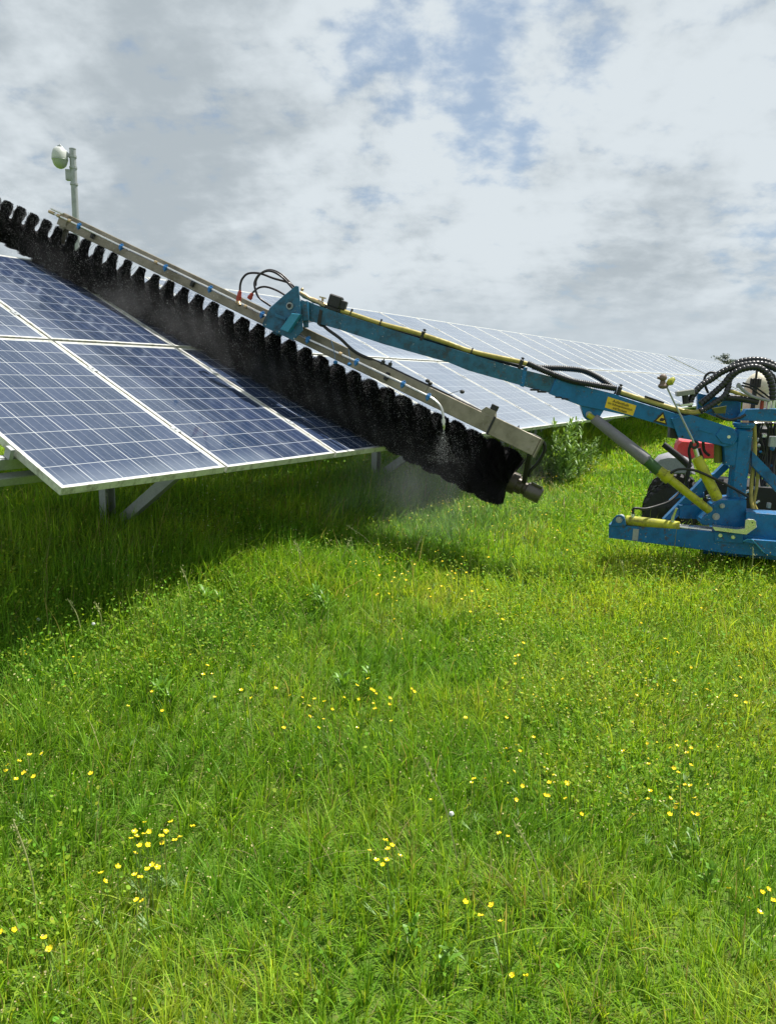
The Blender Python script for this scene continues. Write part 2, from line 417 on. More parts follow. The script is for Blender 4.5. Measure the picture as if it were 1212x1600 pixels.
mb = MB(); lathe(mb, c, [(-.02, .13), (-.035, .138), (-.045, .13), (-.08, .122), (-.13, .10), (-.165, .06), (-.18, .02)]); mb.build('dome', M_smoke, root, True)
# ------------------------------------------------------------------ panel washer (brush, beam, boom, mast)
mast_xy = at(1158, 740, 5.04)
WASH = empty('panel_washer', (mast_xy.x, mast_xy.y, 0), 'blue hydraulic boom machine sweeping a long black rotary brush over the panels', 'cleaning machine')
# --- brush
side_b = (ROW - bdir*ROW.dot(bdir)).normalized(); nb = bdir.cross(side_b)
if nb.dot(NRM) < 0: nb = -nb
e1, e2 = side_b, nb
BL = (B1-B0).length
PITCHB = .84; NST = 6
def brush():
    core = MB(); core.tube([B0, B1], .092, 20); co = core.build('brush_core', M_brush, WASH, True)
    # solid inner fins
    fv = []; ff = []; steps = int(BL/PITCHB*60)
    for st in range(NST):
        for i in range(steps+1):
            x = BL*i/steps; th = 2*PI*x/PITCHB + st*2*PI/NST
            rr = .178+.003*math.sin(i*1.7+st)
            er = e1*math.cos(th)+e2*math.sin(th)
            hx_ = (B0+bdir*x-ORI).dot(NRM); dn_ = er.dot(NRM)
            if dn_ < -.2: rr = min(rr, max(.08, (hx_-.004)/-dn_))
            for r, w in ((.07, .035), (rr, .024)):
                for sgn in (-1, 1): fv.append(B0+bdir*(min(max(x+sgn*w, 0), BL))+er*r)
        b = st*(steps+1)*4
        for i in range(steps):
            a = b+i*4; n = a+4
            ff += [(a, a+2, n+2, n), (a+1, n+1, n+3, a+3), (a+2, a+3, n+3, n+2)]
    fin = MB().add(fv, ff); 
    # bristles, as thin strips
    n = int(BL*34000)
    k = rng.uniform(0, 1, n); st = rng.integers(0, NST, n)
    x = k*BL; th = 2*PI*x/PITCHB + st*2*PI/NST + rng.normal(0, .03, n)
    ax = rng.uniform(-1, 1, n)
    tn = x/.14; irr = .5*np.sin(tn*2.1+st*1.3)+.5*np.sin(tn*5.3+st*2.9)
    clump = irr*.006+np.sin(th*9+st)*.003+np.sin(th*23)*.002
    tipr = BR + rng.normal(0, .0028, n)+clump
    E1 = np.array(e1); E2 = np.array(e2); D = np.array(bdir); P0 = np.array(B0)
    bend = rng.normal(.03, .03, n)
    er0 = np.cos(th)[:, None]*E1+np.sin(th)[:, None]*E2
    th1 = th-bend; er1 = np.cos(th1)[:, None]*E1+np.sin(th1)[:, None]*E2
    x0 = np.clip(x+ax*.036, 0, BL); x1 = np.clip(x+ax*(.0285+.006*np.sin(tn*3.7+st*4.1)+rng.normal(0, .003, n)), -.01, BL+.015)
    # a few strays
    stray = rng.uniform(0, 1, n) < .006; x1 = x1+stray*rng.normal(0, .035, n); tipr = tipr+stray*.004
    # flatten against the glass
    Np = np.array(NRM); ha = (P0+D*x1[:, None]-np.array(ORI))@Np; h = ha+np.sum(er1*Np, 1)*tipr
    onp = (np.sum(er1*Np, 1) < -.3) & (h < .004); tipr = np.where(onp, np.maximum((.004-ha)/np.minimum(np.sum(er1*Np, 1), -.3), .08), tipr)
    r0 = P0+D*x0[:, None]+er0*.09; r1 = P0+D*x1[:, None]+er1*tipr[:, None]
    wv = np.cross(er0, D)*.5+D*rng.normal(0, 1, (n, 1)); wv /= np.linalg.norm(wv, axis=1)[:, None]; wv *= rng.uniform(.0013, .0022, (n, 1))
    V = np.stack([r0-wv, r0+wv, r1+wv*.6, r1-wv*.6], 1).reshape(-1, 3)
    base = len(fin.v)
    Vall = np.vstack([np.array(fin.v), V]) - np.array(WASH.location)
    me = bpy.data.meshes.new('brush')
    nf = len(fin.f); nq = n
    me.vertices.add(len(Vall)); me.vertices.foreach_set('co', Vall.astype(np.float32).ravel())
    loops = np.concatenate([np.array(fin.f).ravel(), (np.arange(n*4)+base)]).astype(np.int32)
    me.loops.add(len(loops)); me.loops.foreach_set('vertex_index', loops)
    me.polygons.add(nf+nq); me.polygons.foreach_set('loop_start', np.arange(0, len(loops), 4, dtype=np.int32))
    me.update(calc_edges=True); me.validate(); me.materials.append(M_brush)
    o = bpy.data.objects.new('brush', me); COL.objects.link(o); o.parent = WASH
    co.parent = o
    return o
brush()
# --- support beam of the brush
beamL = at(100, 344, 6.38); beamR = at(840, 700, 4.93)
def beam_at(u, off=0.0):
    f = (u-100)/740.0; pass
    # perspective-correct parameter along the beam
    y0, y1 = 6.38, 4.93; k = f*y0/(f*y0+(1-f)*y1); k = f*y0/(y1+f*(y0-y1)) if False else f/( (1-f)*y1/y0+f)
    return beamL.lerp(beamR, k)
bd = (beamR-beamL).normalized(); bside = Vector((0,-1,0)) - bd*Vector((0,-1,0)).dot(bd); bside.normalize(); bup = bside.cross(bd); bup = bup if bup.z > 0 else -bup
BH = .112; BW = .07
mb = MB(); J = beam_at(765)
mb.frame_box((beamL+J)/2, bd, bside, bup, (J-beamL).length/2-.004, BW/2, BH/2, .004)
bo = mb.build('beam', M_alu, WASH)
mb = MB(); mb.frame_box((J+beamR)/2+bup*.002, bd, bside, bup, (beamR-J).length/2-.004, BW/2+.004, BH/2+.006, .004)
mb.frame_box(beamR+bd*.004, bd, bside, bup, .004, BW/2+.008, BH/2+.009)
for sgn in (-1, 1): mb.cyl(beamR-bd*.05+bside*(BW/2+.002)+bup*.03*sgn, beamR-bd*.05+bside*(BW/2+.012)+bup*.03*sgn, .008, 8)
mb.build('end_box', M_alu, bo)
mb = MB(); mb.frame_box(J, bd, bside, bup, .007, BW/2+.007, BH/2+.008); mb.build('joint_band', M_blk, bo)
mb = MB(); c = beam_at(754)+bup*(BH/2+.02)
mb.prism([c+bside*.03-bd*.06-bup*.02, c+bside*.03-bd*.035+bup*.022, c+bside*.03+bd*.03+bup*.022, c+bside*.03+bd*.05-bup*.02], -bside*.06, .002); mb.build('top_bracket', M_alu, bo)
mb = MB(); mb.frame_box(c+bup*.04+bd*.012, bd, bside, bup, .022, .025, .018, .003); mb.build('rubber_stop', M_blk, bo)
# bracket at far end of beam, dropping to the brush
def brush_near(P): return B0+bdir*((P-B0).dot(bdir))
for u, nm in ((104, 0), (430, 1)):
    P = beam_at(u); Q = brush_near(P)
    mb = MB(); mb.bar(P-bup*.03, Q if nm == 0 else P-bup*.08, .05, .07, bside, .004)
    mb.frame_box(P+bside*(BW/2+.004), bd, bside, bup, .045, .005, .05, .002)
    mb.build('hanger', M_alu if nm == 0 else M_blue_boom, bo)
# hub and motor on the right end
mb = MB(); m0 = B1+bdir*.0; m1 = B1+bdir*.12; m2 = B1+bdir*.23
mb.cyl(m0, m0+bdir*.05, .075, 18); mb.tube([m0+bdir*.05, m0+bdir*.09, m0+bdir*.1, m1], [.055, .055, .045, .045], 18)
for k in range(5):
    a = k*2*PI/5; mb.cyl(m0+bdir*.05+(e1*math.cos(a)+e2*math.sin(a))*.055, m0+bdir*.075+(e1*math.cos(a)+e2*math.sin(a))*.055, .01, 6)
M_gear = worn('dull_metal', (.06, .05, .035), (.03, .025, .02), .4, metal=.5, amt=.7, sc=25); mb.build('gearbox', M_gear, WASH, True)
M_mot = worn('wet_motor_metal', (.10, .09, .075), (.04, .035, .03), .35, metal=.6, amt=.7, sc=20)
mb = MB(); mb.tube([m1, m1+bdir*.005, m2-bdir*.006, m2], [.05, .055, .055, .05], 20); mb.frame_box((m1+m2)/2+NRM*.052, bdir, bside, NRM, .04, .02, .014, .002); mo = mb.build('motor', M_mot, WASH, True)
mb = MB(); mb.bar(beamR-bd*.03-bup*.05, m1-bdir*.03+NRM*.03, .03, .05, bside, .003); mb.build('motor_hanger', M_blk, WASH)
# --- spray pipe with clips
PP = VPlane(at(78, 330, 6.33), at(670, 620, 5.02))
pipe_px = [(78, 330.4), (124, 352.5), (189.8, 384.5), (261.7, 418), (328.9, 450.8), (408.7, 489.8), (481.5, 530), (557.4, 565), (630, 599.5), (669.6, 619.3)]
def P_(u, v): return PP.p(u, v)
mb = MB(); mb.tube([P_(*q) for q in pipe_px], .0085, 12); sp = mb.build('spray_pipe', M_chrome, WASH, True)
mb = MB(); mb.tube([P_(80, 325.5), P_(99, 334)], .008, 10); mb.build('upper_pipe', M_chrome, WASH, True)
mb = MB(); mb.tube([P_(77, 330), P_(85, 333.6)], .0125, 10)
for u, v in ((92, 337), (109, 345), (244, 410), (371, 472.5), (384, 479), (532, 553)):
    a = P_(u-2, v-1); b_ = P_(u+2, v+1); mb.cyl(a, b_, .014, 10)
mb.build('pipe_coupling', M_brass, sp)
for (u, v) in [(124, 352.5), (189.8, 385), (259, 417.5), (328.9, 450.8), (410, 491), (481.5, 530), (557.4, 565), (630, 599.5), (669.6, 619.3)]:
    c = P_(u, v); dd = (P_(u+5, v+2.4)-P_(u-5, v-2.4)).normalized()
    mb = MB(); mb.cyl(c-dd*.013, c+dd*.013, .0155, 12)
    mb.frame_box(c-bup*.016+bside*.004, dd, bside, bup, .011, .011, .008, .002); mb.cyl(c-bup*.02, c-bup*.034, .005, 8, .004)
    mb.frame_box(c+bup*.016, dd, bside, bup, .007, .009, .007, .002)
    mb.build('nozzle_clip', M_bclip, sp)
for u in (150, 300, 445, 600):
    c = beam_at(u)+bside*.05; mb = MB(); mb.frame_box(c-bup*.005, bd, bside, bup, .012, .014, .028, .002); mb.build('pipe_bracket', M_blk, sp)
# curved nozzle lance at the right
mb = MB(); cv = catmull([PP.p(671, 620), PP.p(681.5, 627.5), PP.p(689, 636.4), PP.p(692, 648), PP.p(693, 664)], 6); mb.tube(cv, .0085, 10); 
mb.cyl(PP.p(692.4, 655), PP.p(692.7, 661), .014, 10); mb.cyl(PP.p(693, 664), PP.p(693.3, 671), .012, 10, .006)
mb.build('nozzle_lance', M_chrome, WASH, True)
for a, b_ in (((517, 530), (524, 563)), ((544, 545), (546, 566)), ((665, 612), (672, 596)), ((678, 610), (668, 592)), ((700, 616), (722, 609))):
    mb = MB(); p0 = PP.p(*a, .01); p1 = PP.p(*b_, .01); mid = (p0+p1)/2+Vector((.004, 0, .002)); mb.tube([p0, mid, p1], .0016, 5)
    if b_[1] > 560: mb.sphere(p1-Vector((0, 0, .012)), .016, 10, (1, 1, .8))
    mb.build('cable_tie' if b_[1] < 615 and b_[1] != 563 and b_[1] != 566 else 'hanging_cap', M_blk if b_[1] > 570 else M_bclip, WASH)
# --- boom
BP = VPlane(at(452, 477, 5.46), at(1138, 683, 5.02))
def Bp(u, v, off=0.0): return BP.p(u, v, off)
def ext(name, px, mat, off, thick, plane=BP, bev=.002, parent=WASH, smooth=False):
    mb = MB(); mb.prism([plane.p(u, v, off) for u, v in px], -plane.n*thick, bev); return mb.build(name, mat, parent, smooth)
boom_in = ext('inner_boom', [(469, 467.5), (531, 489), (600, 511), (700, 542.5), (811, 575.7), (868, 590), (861, 614.5), (831, 607), (732, 579), (700, 566), (600, 537.8), (531, 515), (476, 499)], M_blue_boom, .045, .09, bev=.004)
boom_out = ext('outer_boom', [(869, 588.5), (915, 604), (958, 615), (1000, 628.5), (1054, 645.5), (1110, 662), (1110, 688), (1044, 667), (990, 651.5), (942, 641), (905, 633), (858, 615.5)], M_blue, .062, .124, bev=.005)
ext('boom_collar', [(818, 574), (824, 574), (818, 605), (812, 603)], M_blue, .05, .1, bev=.002)
mb = MB()
for (u, v) in ((835, 609), (846, 612)):
    a = Bp(u, v, .03); mb.frame_box(a, BP.h, BP.n, Vector((0,0,1)), .03, .03, .006, .001)
for (u, v) in ((872, 620.5), (882, 623)):
    a = Bp(u, v, .03); mb.frame_box(a, BP.h, BP.n, Vector((0,0,1)), .02, .04, .005, .001)
mb.build('wear_pad', M_blk, boom_in)
# pivot plates at the boom foot
ang = [(1138+13.5*math.cos(a), 682+15*math.sin(a)) for a in np.linspace(-1.35, 1.7, 9)]
plate = [(1048, 653.5), (1080, 648)] + ang + [(1131, 698), (1118.8, 694.4), (1077.6, 687), (1059.6, 684)]
ext('pivot_plate', plate, M_blue, .078, .014, bev=.003)
ext('pivot_plate', plate, M_blue, -.064, .014, bev=.003)
ext('slot_rib', [(1092, 667), (1114, 673), (1113, 678), (1091, 672)], M_blue, .082, .003, bev=.001)
ext('weld_boss', [(1118, 680), (1127, 668), (1142, 668), (1150, 682), (1142, 695), (1127, 692)], M_blue, .086, .008, bev=.003)
def pin(name, u, v, r, mat=M_chrome, plane=BP, off=.09, depth=.2, n=18, parent=WASH):
    c = plane.p(u, v, off); mb = MB(); mb.tube([c, c-plane.n*.006, c-plane.n*.006], [r*.62, r*.66, r], n); mb.tube([c-plane.n*.006, c-plane.n*depth], [r, r], n)
    return mb.build(name, mat, parent, True)
pin('pivot_pin', 1138.5, 682.5, .017)
pin('bolt', 1066, 682, .009, M_blk, off=.083, depth=.02)
ext('stop_block', [(1047, 668), (1060, 672), (1059, 686), (1046, 684)], M_blk, .04, .08)
# lug for lift cylinder
ext('cylinder_lug', [(906, 632), (943, 641), (937, 651), (926, 656), (917, 656.5), (913, 652)], M_blue, .05, .1, bev=.003)
pin('lug_pin', 920, 647.6, .021, M_galv, off=.062, depth=.13)
# head plates
head = [(462, 446), (466, 447), (468, 466), (473, 516), (458, 532), (411, 510), (409.5, 505), (421, 481), (440, 464)]
hp = ext('head_plate', head, M_blue_boom, .11, .012, bev=.003)
ext('head_plate', head, M_blue_boom, -.10, .012, bev=.003)
ext('head_core', [(436, 470), (480, 470), (482, 500), (440, 505)], M_blue_boom, .09, .18)
pin('head_pin', 451.8, 477.5, .024, M_galv, off=.125, depth=.1)
mb = MB(); c = Bp(451.8, 477.5, .127); mb.cyl(c, c+BP.n*.001, .0145); mb.build('pin_bore', M_blk, hp)
ext('head_bracket', [(455.6, 489), (468.8, 490.5), (449.5, 519), (437.5, 513.9)], M_lblue, .165, .055, bev=.003)
ext('clamp_plate', [(430, 489), (447, 496), (446, 501), (429, 494)], M_blue_boom, .124, .012)
for u, v in ((414.5, 507), (459, 528.5), (436, 518)): pin('bolt', u, v, .008, M_galv, off=.116, depth=.01, n=8)
ext('rear_ear', [(473, 496), (481, 500), (481, 511), (474, 512)], M_blue_boom, .07, .02)
# hoses at the head
def hose(name, px, r, mat=M_blk, plane=BP, ribs=False, k=8, parent=WASH, period=.013):
    pts = [plane.p(u, v, o) for u, v, o in px]; mb = MB()
    if ribs: ribbed(mb, pts, r, period)
    else: mb.tube(catmull(pts, k), r, 10)
    return mb.build(name, mat, parent, True)
hose('head_hose', [(374.8, 454, .0), (375.5, 444, .0), (379, 434.6, .0), (388, 427, .01), (406, 427, .02), (427.6, 434.7, .02), (449, 441, .02), (461, 449, .0)], .0078, M_hosedark)
hose('head_hose', [(394.6, 457, -.05), (404, 449.5, -.05), (416, 448, -.05), (432.5, 453.6, -.04), (447, 462, -.03)], .0072, M_hosedark)
hose('head_hose', [(459, 452, .03), (439, 431.4, .04), (421, 423, .04), (406, 428, .05), (398.7, 438, .06), (397.9, 448, .07), (404.5, 464.4, .08), (423, 478, .08)], .0078, M_hosedark)
hose('head_hose', [(461, 450, -.01), (442, 430, -.01), (424, 421.6, -.01), (410, 425, .0), (401, 436, .01), (399.5, 446, .02)], .007, M_hosedark)
for u0, v0, u1, v1, o in ((375, 453, 372.5, 470, 0), (394.5, 457.5, 389, 467, -.05)):
    mb = MB(); a = Bp(u0, v0, o); b_ = Bp(u1, v1, o); d = (b_-a)
    mb.tube([a, a+d*.12, a+d*.13, a+d*.55, a+d*.56, b_], [.009, .009, .0135, .015, .0185, .017], 10); mb.build('hose_coupling', M_red, WASH, True)
mb = MB(); mb.tube([Bp(372.5, 470, 0), Bp(374.5, 477, .02)], [.014, .012], 10); mb.build('hose_tee', M_brass, WASH, True)
# valve train on boom
mb = MB(); a = Bp(466, 459, .02)
vt = [(468, 457, .012), (476, 462, .02), (483, 466, .014), (490, 469, .019), (498, 472, .016), (505, 476, .02), (512, 479, .013)]
mb.tube([Bp(u, v, .02) for u, v, r in vt], [r for u, v, r in vt], 12)
mb.sphere(Bp(472, 452, .0), .012); mb.cyl(Bp(504, 470, .02), Bp(504, 464, .02), .008, 8); mb.bar(Bp(499, 463.5, .02), Bp(509, 466, .02), .012, .009)
mb.build('valve_train', M_brass, WASH, True)
mb = MB(); c = Bp(524, 471, .02); zr = Vector((0,0,1))
hx = (BP.h*math.cos(.3)-zr*math.sin(.3)); hz = (BP.h*math.sin(.3)+zr*math.cos(.3))
if BP.h.x < 0: hx = -hx
mb.frame_box(c, hx, BP.n, hz, .045, .04, .042, .008); mb.frame_box(c+hx*.062-hz*.006, hx, BP.n, hz, .02, .03, .03, .005); mb.cyl(c+hx*.06-hz*.03, c+hx*.05-hz*.075, .01, 8)
mb.frame_box(c-hz*.05, hx, BP.n, hz, .055, .03, .01, .002)
mb.build('solenoid_valve', M_blk, WASH)
# yellow hose and black line along the boom
hose('water_hose', [(512, 480, .02), (535, 486, .02), (560, 494, .02), (597, 506, .02), (649, 519.5, .03), (700, 536, .02), (732, 547.7, .02), (780, 558.5, .02), (811, 565, .02), (833, 571.5, .02)], .0165, M_yhose)
hose('hydraulic_hose', [(512, 484, -.02), (560, 500, -.02), (620, 517, -.02), (660, 528, -.02), (700, 540, -.02), (760, 558, -.02), (820, 574, -.02)], .013, M_blk)
hose('hydraulic_hose', [(960, 612, -.03), (985, 622.5, -.03), (1015, 632, -.02), (1054, 644, -.02), (1090, 651, -.02)], .017, M_blk)
hose('water_hose', [(964, 610, .02), (974.6, 614.6, .02), (1015.8, 627.5, .02), (1054.4, 639, .03), (1078, 644.5, .04), (1094, 643, .05)], .0165, M_yhose)
for u, v in ((549, 487), (595, 503), (737, 548)):
    mb = MB(); c = Bp(u, v, .02); mb.frame_box(c, hx, BP.n, hz, .004, .019, .021, .001); mb.build('cable_tie', M_blk, WASH)
for u, v in ((660, 525), (813, 569.5), (966, 611.5)):
    mb = MB(); c = Bp(u, v, .02); mb.frame_box(c, hx, BP.n, hz, .012, .026, .034, .004); mb.cyl(c+hz*.03, c+hz*.05, .008, 6); mb.frame_box(c+hz*.044, hx, BP.n, hz, .014, .006, .002); mb.build('hose_clamp', M_blk, WASH)
hose('ribbed_hose', [(824, 567.5, .03), (851, 579.5, .05), (890, 594, .07), (923, 600.5, .07), (962, 607, .04)], .0215, M_rib, ribs=True)
hose('ribbed_hose', [(832, 573, -.01), (851, 574.5, -.03), (880, 575.5, -.05), (910, 579, -.05), (933, 589, -.03), (955, 604, .0)], .0205, M_rib, ribs=True)
# hose dropping from boom to beam and along to the motor
hose('motor_hose', [(498, 500, .0), (510, 513, .03), (531, 528.5, .06), (557, 551, .03), (597, 568.5, .02), (630, 584.6, .05), (700, 617.5, .12), (767, 650.5, .17), (809, 672.7, .2), (836, 681.6, .2), (848, 690, .2), (850.8, 703, .19), (841, 722, .17), (829, 735, .16), (826, 745, .15)], .0112, M_blk)
for u, v, o in ((609, 570.5, .03), (598, 567, .03), (808, 671.5, .2)):
    mb = MB(); c = Bp(u, v, o); mb.frame_box(c, hx, BP.n, hz, .012, .016, .018, .003); mb.cyl(c, c+hz*.03, .004, 6); mb.build('hose_clamp', M_blk, WASH)
ext('strap', [(499, 483), (504, 485), (500, 510), (495, 506)], M_blk, .05, .1, bev=.001)
# stickers: yellow notice and warning triangle
st = ext('notice_sticker', [(949.5, 619.5), (994, 633.5), (988.5, 649.5), (944.5, 636.5)], M_sticker, .0645, .002, bev=0)
def text_on(body, u, v, size, slope, off, parent, mat, plane=BP):
    cu = bpy.data.curves.new('t', 'FONT'); cu.body = body; cu.size = size; cu.align_x = 'CENTER'; cu.align_y = 'CENTER'; cu.extrude = .0004
    o = bpy.data.objects.new('t', cu); COL.objects.link(o)
    dg = bpy.context.evaluated_depsgraph_get(); me = bpy.data.meshes.new_from_object(o.evaluated_get(dg)); bpy.data.objects.remove(o)
    xr = plane.h if plane.h.x > 0 else -plane.h
    ux = xr*math.cos(slope)-zr*math.sin(slope); uy = xr*math.sin(slope)+zr*math.cos(slope)
    c = plane.p(u, v, off)
    mb = MB(); mb.v = [tuple(c+ux*p.co.x+uy*p.co.y+plane.n*p.co.z) for p in me.vertices]; mb.f = [tuple(p.vertices) for p in me.polygons]
    return mb.build('lettering', mat, parent)
sl = .27
text_on('Aufenthalt', 969.5, 630, .026, sl, .0668, st, M_ink)
text_on('im Schwenkbereich', 968.8, 635, .021, sl, .0668, st, M_ink)
text_on('verboten', 968, 640.2, .026, sl, .0668, st, M_ink)
wt = ext('warning_sticker', [(1036, 643), (1020.5, 658), (1042, 664)], M_ink, .0645, .002, bev=0)
ext('sticker_field', [(1035.3, 647), (1025, 657), (1039.3, 661)], M_sticker, .0662, .0012, bev=0, parent=wt)
ext('hand_symbol', [(1030, 655), (1033, 652.6), (1037, 653.5), (1038, 656), (1035, 658.5), (1030.5, 657.6)], M_ink, .0673, .0008, bev=0, parent=wt)
# --- cylinders
def rod(mb, pts, plane=BP, n=18): mb.tube([plane.p(u, v, o) for u, v, o, r in pts], [r for u, v, o, r in pts], n)
CP = BP
mb = MB(); rod(mb, [(927, 652.5, .06, .028), (929, 654.5, .06, .034), (1010, 719, .13, .041), (1011.5, 720.5, .13, .03)]); lc = mb.build('lift_cylinder', M_grey, WASH, True)
mb = MB(); rod(mb, [(1009, 718.5, .13, .036), (1029, 736, .14, .036)]); mb.build('barrel_band', M_green, lc, True)
mb = MB(); rod(mb, [(1028, 735, .14, .0355), (1038, 742, .145, .036), (1038, 742, .145, .043), (1046, 748.5, .15, .04), (1047, 749, .15, .027), (1108, 798, .2, .026), (1109, 799, .2, .02)]); mb.build('barrel', M_yel, lc, True)
mb = MB(); rod(mb, [(918, 648, .055, .018), (928, 654, .06, .018)]); mb.build('rod_eye', M_yel, lc, True)
mb = MB(); rod(mb, [(1088, 714, .12, .026), (1089, 716, .12, .033), (1120, 778, .19, .034), (1121, 780, .19, .03)]); tc = mb.build('tilt_cylinder', M_yel, WASH, True)
mb = MB(); rod(mb, [(1086, 701, .12, .015), (1090, 715, .12, .015)]); mb.build('rod', M_chrome, tc, True)
mb = MB(); c = Bp(1084.8, 694.4, .13)
ring = [c+(BP.h*math.cos(a)+zr*math.sin(a))*.021 for a in np.linspace(0, 2*PI, 15)]; mb.tube(ring, .009, 8, False); mb.build('rod_eye', M_blk, tc, True)
mb = MB(); rod(mb, [(1040, 602, .2, .0055), (1084, 692, .15, .0065)], n=8); ml = mb.build('marker_rod', M_galv, WASH, True)
M_rustcap = worn('brown_cap', (.16, .11, .08), (.05, .04, .04), .6, amt=.6, sc=30)
mb = MB(); c = Bp(1035.5, 590, .2); mb.sphere(c, .024, 12, (1.05, 1, 1)); mb.tube([c-Vector((.0, 0, .02)), c-Vector((-.002, 0, .045))], [.016, .02], 10); mb.sphere(c-Vector((-.005, 0, .052)), .027, 12, (1.25, 1, .7)); mb.cyl(c-Vector((.02,0,.004)), c-Vector((.035,0,.0)), .008, 8)
mb.build('rod_cap', M_rustcap, ml, True)
mb = MB(); c = Bp(1047, 597, .2); mb.tube([c-Vector((.02,0,.014)), c, c+Vector((.018,0,.024)), c+Vector((.016, 0, .034))], [.012, .024, .014, .003], 10); mb.build('yellow_flag', M_yel, ml, True)
# --- mast and frame
FP = VPlane(at(950, 830, 5.2), at(1212, 850, 4.75))
MP = VPlane(at(1100, 740, 5.04), at(1212, 740, 4.96))
mb = MB()
a = MP.p(1161, 668, 0); b_ = MP.p(1157, 812, 0)
b_ = Vector((a.x-.0, a.y, b_.z))
mb.frame_box((a+b_)/2, MP.h, MP.n, zr, .052, .05, (a.z-b_.z)/2, .018)
ms = mb.build('mast', M_blue, WASH)
mb = MB(); mb.tube([a+zr*.0, a+zr*.012, a+zr*.014, a+zr*.03, a+zr*.032], [.06, .06, .068, .068, .055], 24); mb.build('mast_cap', M_blue, ms, True)
ext('mast_gusset', [(1131, 697), (1152, 690), (1152, 728), (1133, 727)], M_blue, .045, .09, MP)
ext('base_block', [(1095, 817), (1096, 812), (1112, 797), (1114, 790), (1127, 781), (1166, 781), (1166, 826), (1098, 821)], M_blue, .10, .17, MP, .005)
ext('base_plate', [(1116, 778), (1150, 776), (1150, 790), (1112, 796)], M_blue, .02, .1, MP, .003)
pin('base_pin', 1118.8, 807.5, .023, M_galv, MP, .115, .05); pin('base_pin', 1128.6, 790.8, .016, M_galv, MP, .115, .05)
slide = ext('slide_beam', [(950.5, 819.5), (1010, 824), (1090, 829), (1163, 835), (1212, 842), (1212, 871), (1131, 864.5), (1070, 856), (950.5, 840.5)], M_blue, .05, .2, FP, .006)
eye = [(953, 822), (957, 811)]+[(967+9*math.cos(t), 812.5+8*math.sin(t)) for t in np.linspace(-2.6, -.2, 6)]+[(978, 822)]
ext('end_lug', eye, M_blue, .06, .012, FP, .002, slide); ext('end_lug', eye, M_blue, -.03, .012, FP, .002, slide)
pin('lug_pin', 966.5, 812.5, .022, M_galv, FP, .068, .12, parent=slide)
mb = MB(); rod(mb, [(976, 812, .01, .028), (978, 813, .01, .036), (1060, 823, .01, .036), (1062, 823, .01, .03)], FP); sc_ = mb.build('slide_cylinder', M_yel, WASH, True)
mb = MB(); rod(mb, [(1061, 823, .01, .02), (1075, 825, .01, .02)], FP); rod(mb, [(1075, 825, .01, .012), (1112, 829, .01, .012)], FP); mb.build('rod', M_chrome, sc_, True)
mb = MB(); rod(mb, [(988.5, 811, .02, .012), (988.5, 800, .02, .01)], FP); rod(mb, [(1050.5, 817, .02, .013), (1051, 809, .02, .011), (1057, 794, .03, .009)], FP); mb.build('port_fitting', M_chrome, sc_, True)
ext('clamp_strip', [(989, 826), (998, 827), (996, 845), (987, 844)], M_galv, .055, .006, FP, .001, slide)
ext('guide_plate', [(1116, 831), (1161, 834), (1161, 849), (1116, 846)], M_blue, .062, .012, FP, .003, slide)
for u, v in ((1125, 837), (1145, 839.7)): pin('bolt', u, v, .0125, M_chrome, FP, .075, .012, 8, slide)
mb = MB()
shelf = [(1112, 823), (1150, 827.5), (1163, 826), (1181, 820), (1182, 824), (1166, 835.5), (1116, 829)]
mb.prism([FP.p(u, v, .11) for u, v in shelf], -FP.n*.09, .002)
mb.prism([FP.p(u, v, .115) for u, v in ((1163, 827), (1164, 813), (1168, 811), (1178, 812), (1181, 815), (1181, 820))], -FP.n*.012, .002); mb.build('steel_bracket', M_chrome, WASH)
pin('bolt', 1175, 817, .007, M_blk, FP, .118, .01, 8)
ext('frame_plate', [(1165, 800), (1240, 806), (1240, 846), (1165, 838)], M_blue, .03, .16, FP, .005)
ext('wing_plate', [(1161, 846), (1166, 842.5), (1175, 843), (1240, 848), (1240, 876), (1195, 866), (1180, 850)], M_blue, .12, .1, FP, .004)
mb = MB(); mb.tube([FP.p(1161, 846, .12), FP.p(1167, 843, .12), FP.p(1175, 843.5, .12), FP.p(1184, 853, .12), FP.p(1194, 864, .12)], .004, 6); mb.build('edge_bead', M_lblue, WASH)
mb = MB(); sa = FP.p(1100, 845, -.12); sb = FP.p(1240, 856, -.12)
mb.prism([sa, sb, sb-FP.n*.75, sa-FP.n*.75], Vector((0, 0, -.09)), .004); mb.build('shadow_subframe', M_blue, WASH)  # deep plate added behind the slide beam to broaden the shadow under the machine
# diagonal braces and truss
ext('diagonal_brace', [(1174, 704), (1240, 772), (1240, 796), (1174, 727)], M_blue, .03, .06, MP, .003)
ext('top_bar', [(1153, 657), (1167, 639.5), (1240, 638.5), (1240, 658.5)], M_blue, .02, .09, MP, .003)
ext('truss_bar', [(1036, 812), (1100, 746), (1116, 740), (1134, 722), (1140, 730), (1054, 812)], M_blue, -.12, .06, MP, .003)
ext('truss_bar', [(1062, 800), (1060, 789), (1116, 790), (1116, 812), (1062, 810)], M_blue, -.10, .05, MP, .003)
ext('truss_bar', [(1046, 782), (1062, 768), (1100, 770), (1100, 778), (1060, 778)], M_blue, -.22, .04, MP, .003)
ext('valve_plate', [(1090, 614), (1132, 622), (1157, 628), (1157, 662), (1120, 652), (1090, 640)], M_blue, -.08, .05, MP, .003)
M_olive = worn('olive_yellow_paint', (.16, .17, .02), (.06, .06, .02), .5, amt=.5)
mb = MB(); rod(mb, [(1121.5, 694, -.03, .026), (1121.5, 722, -.03, .026), (1121.5, 723, -.03, .02)], MP); mb.build('rubber_buffer', M_olive, WASH, True)
ext('yellow_tag', [(1112, 638), (1135, 634), (1133, 646), (1118, 646)], M_olive, -.02, .01, MP, .001)
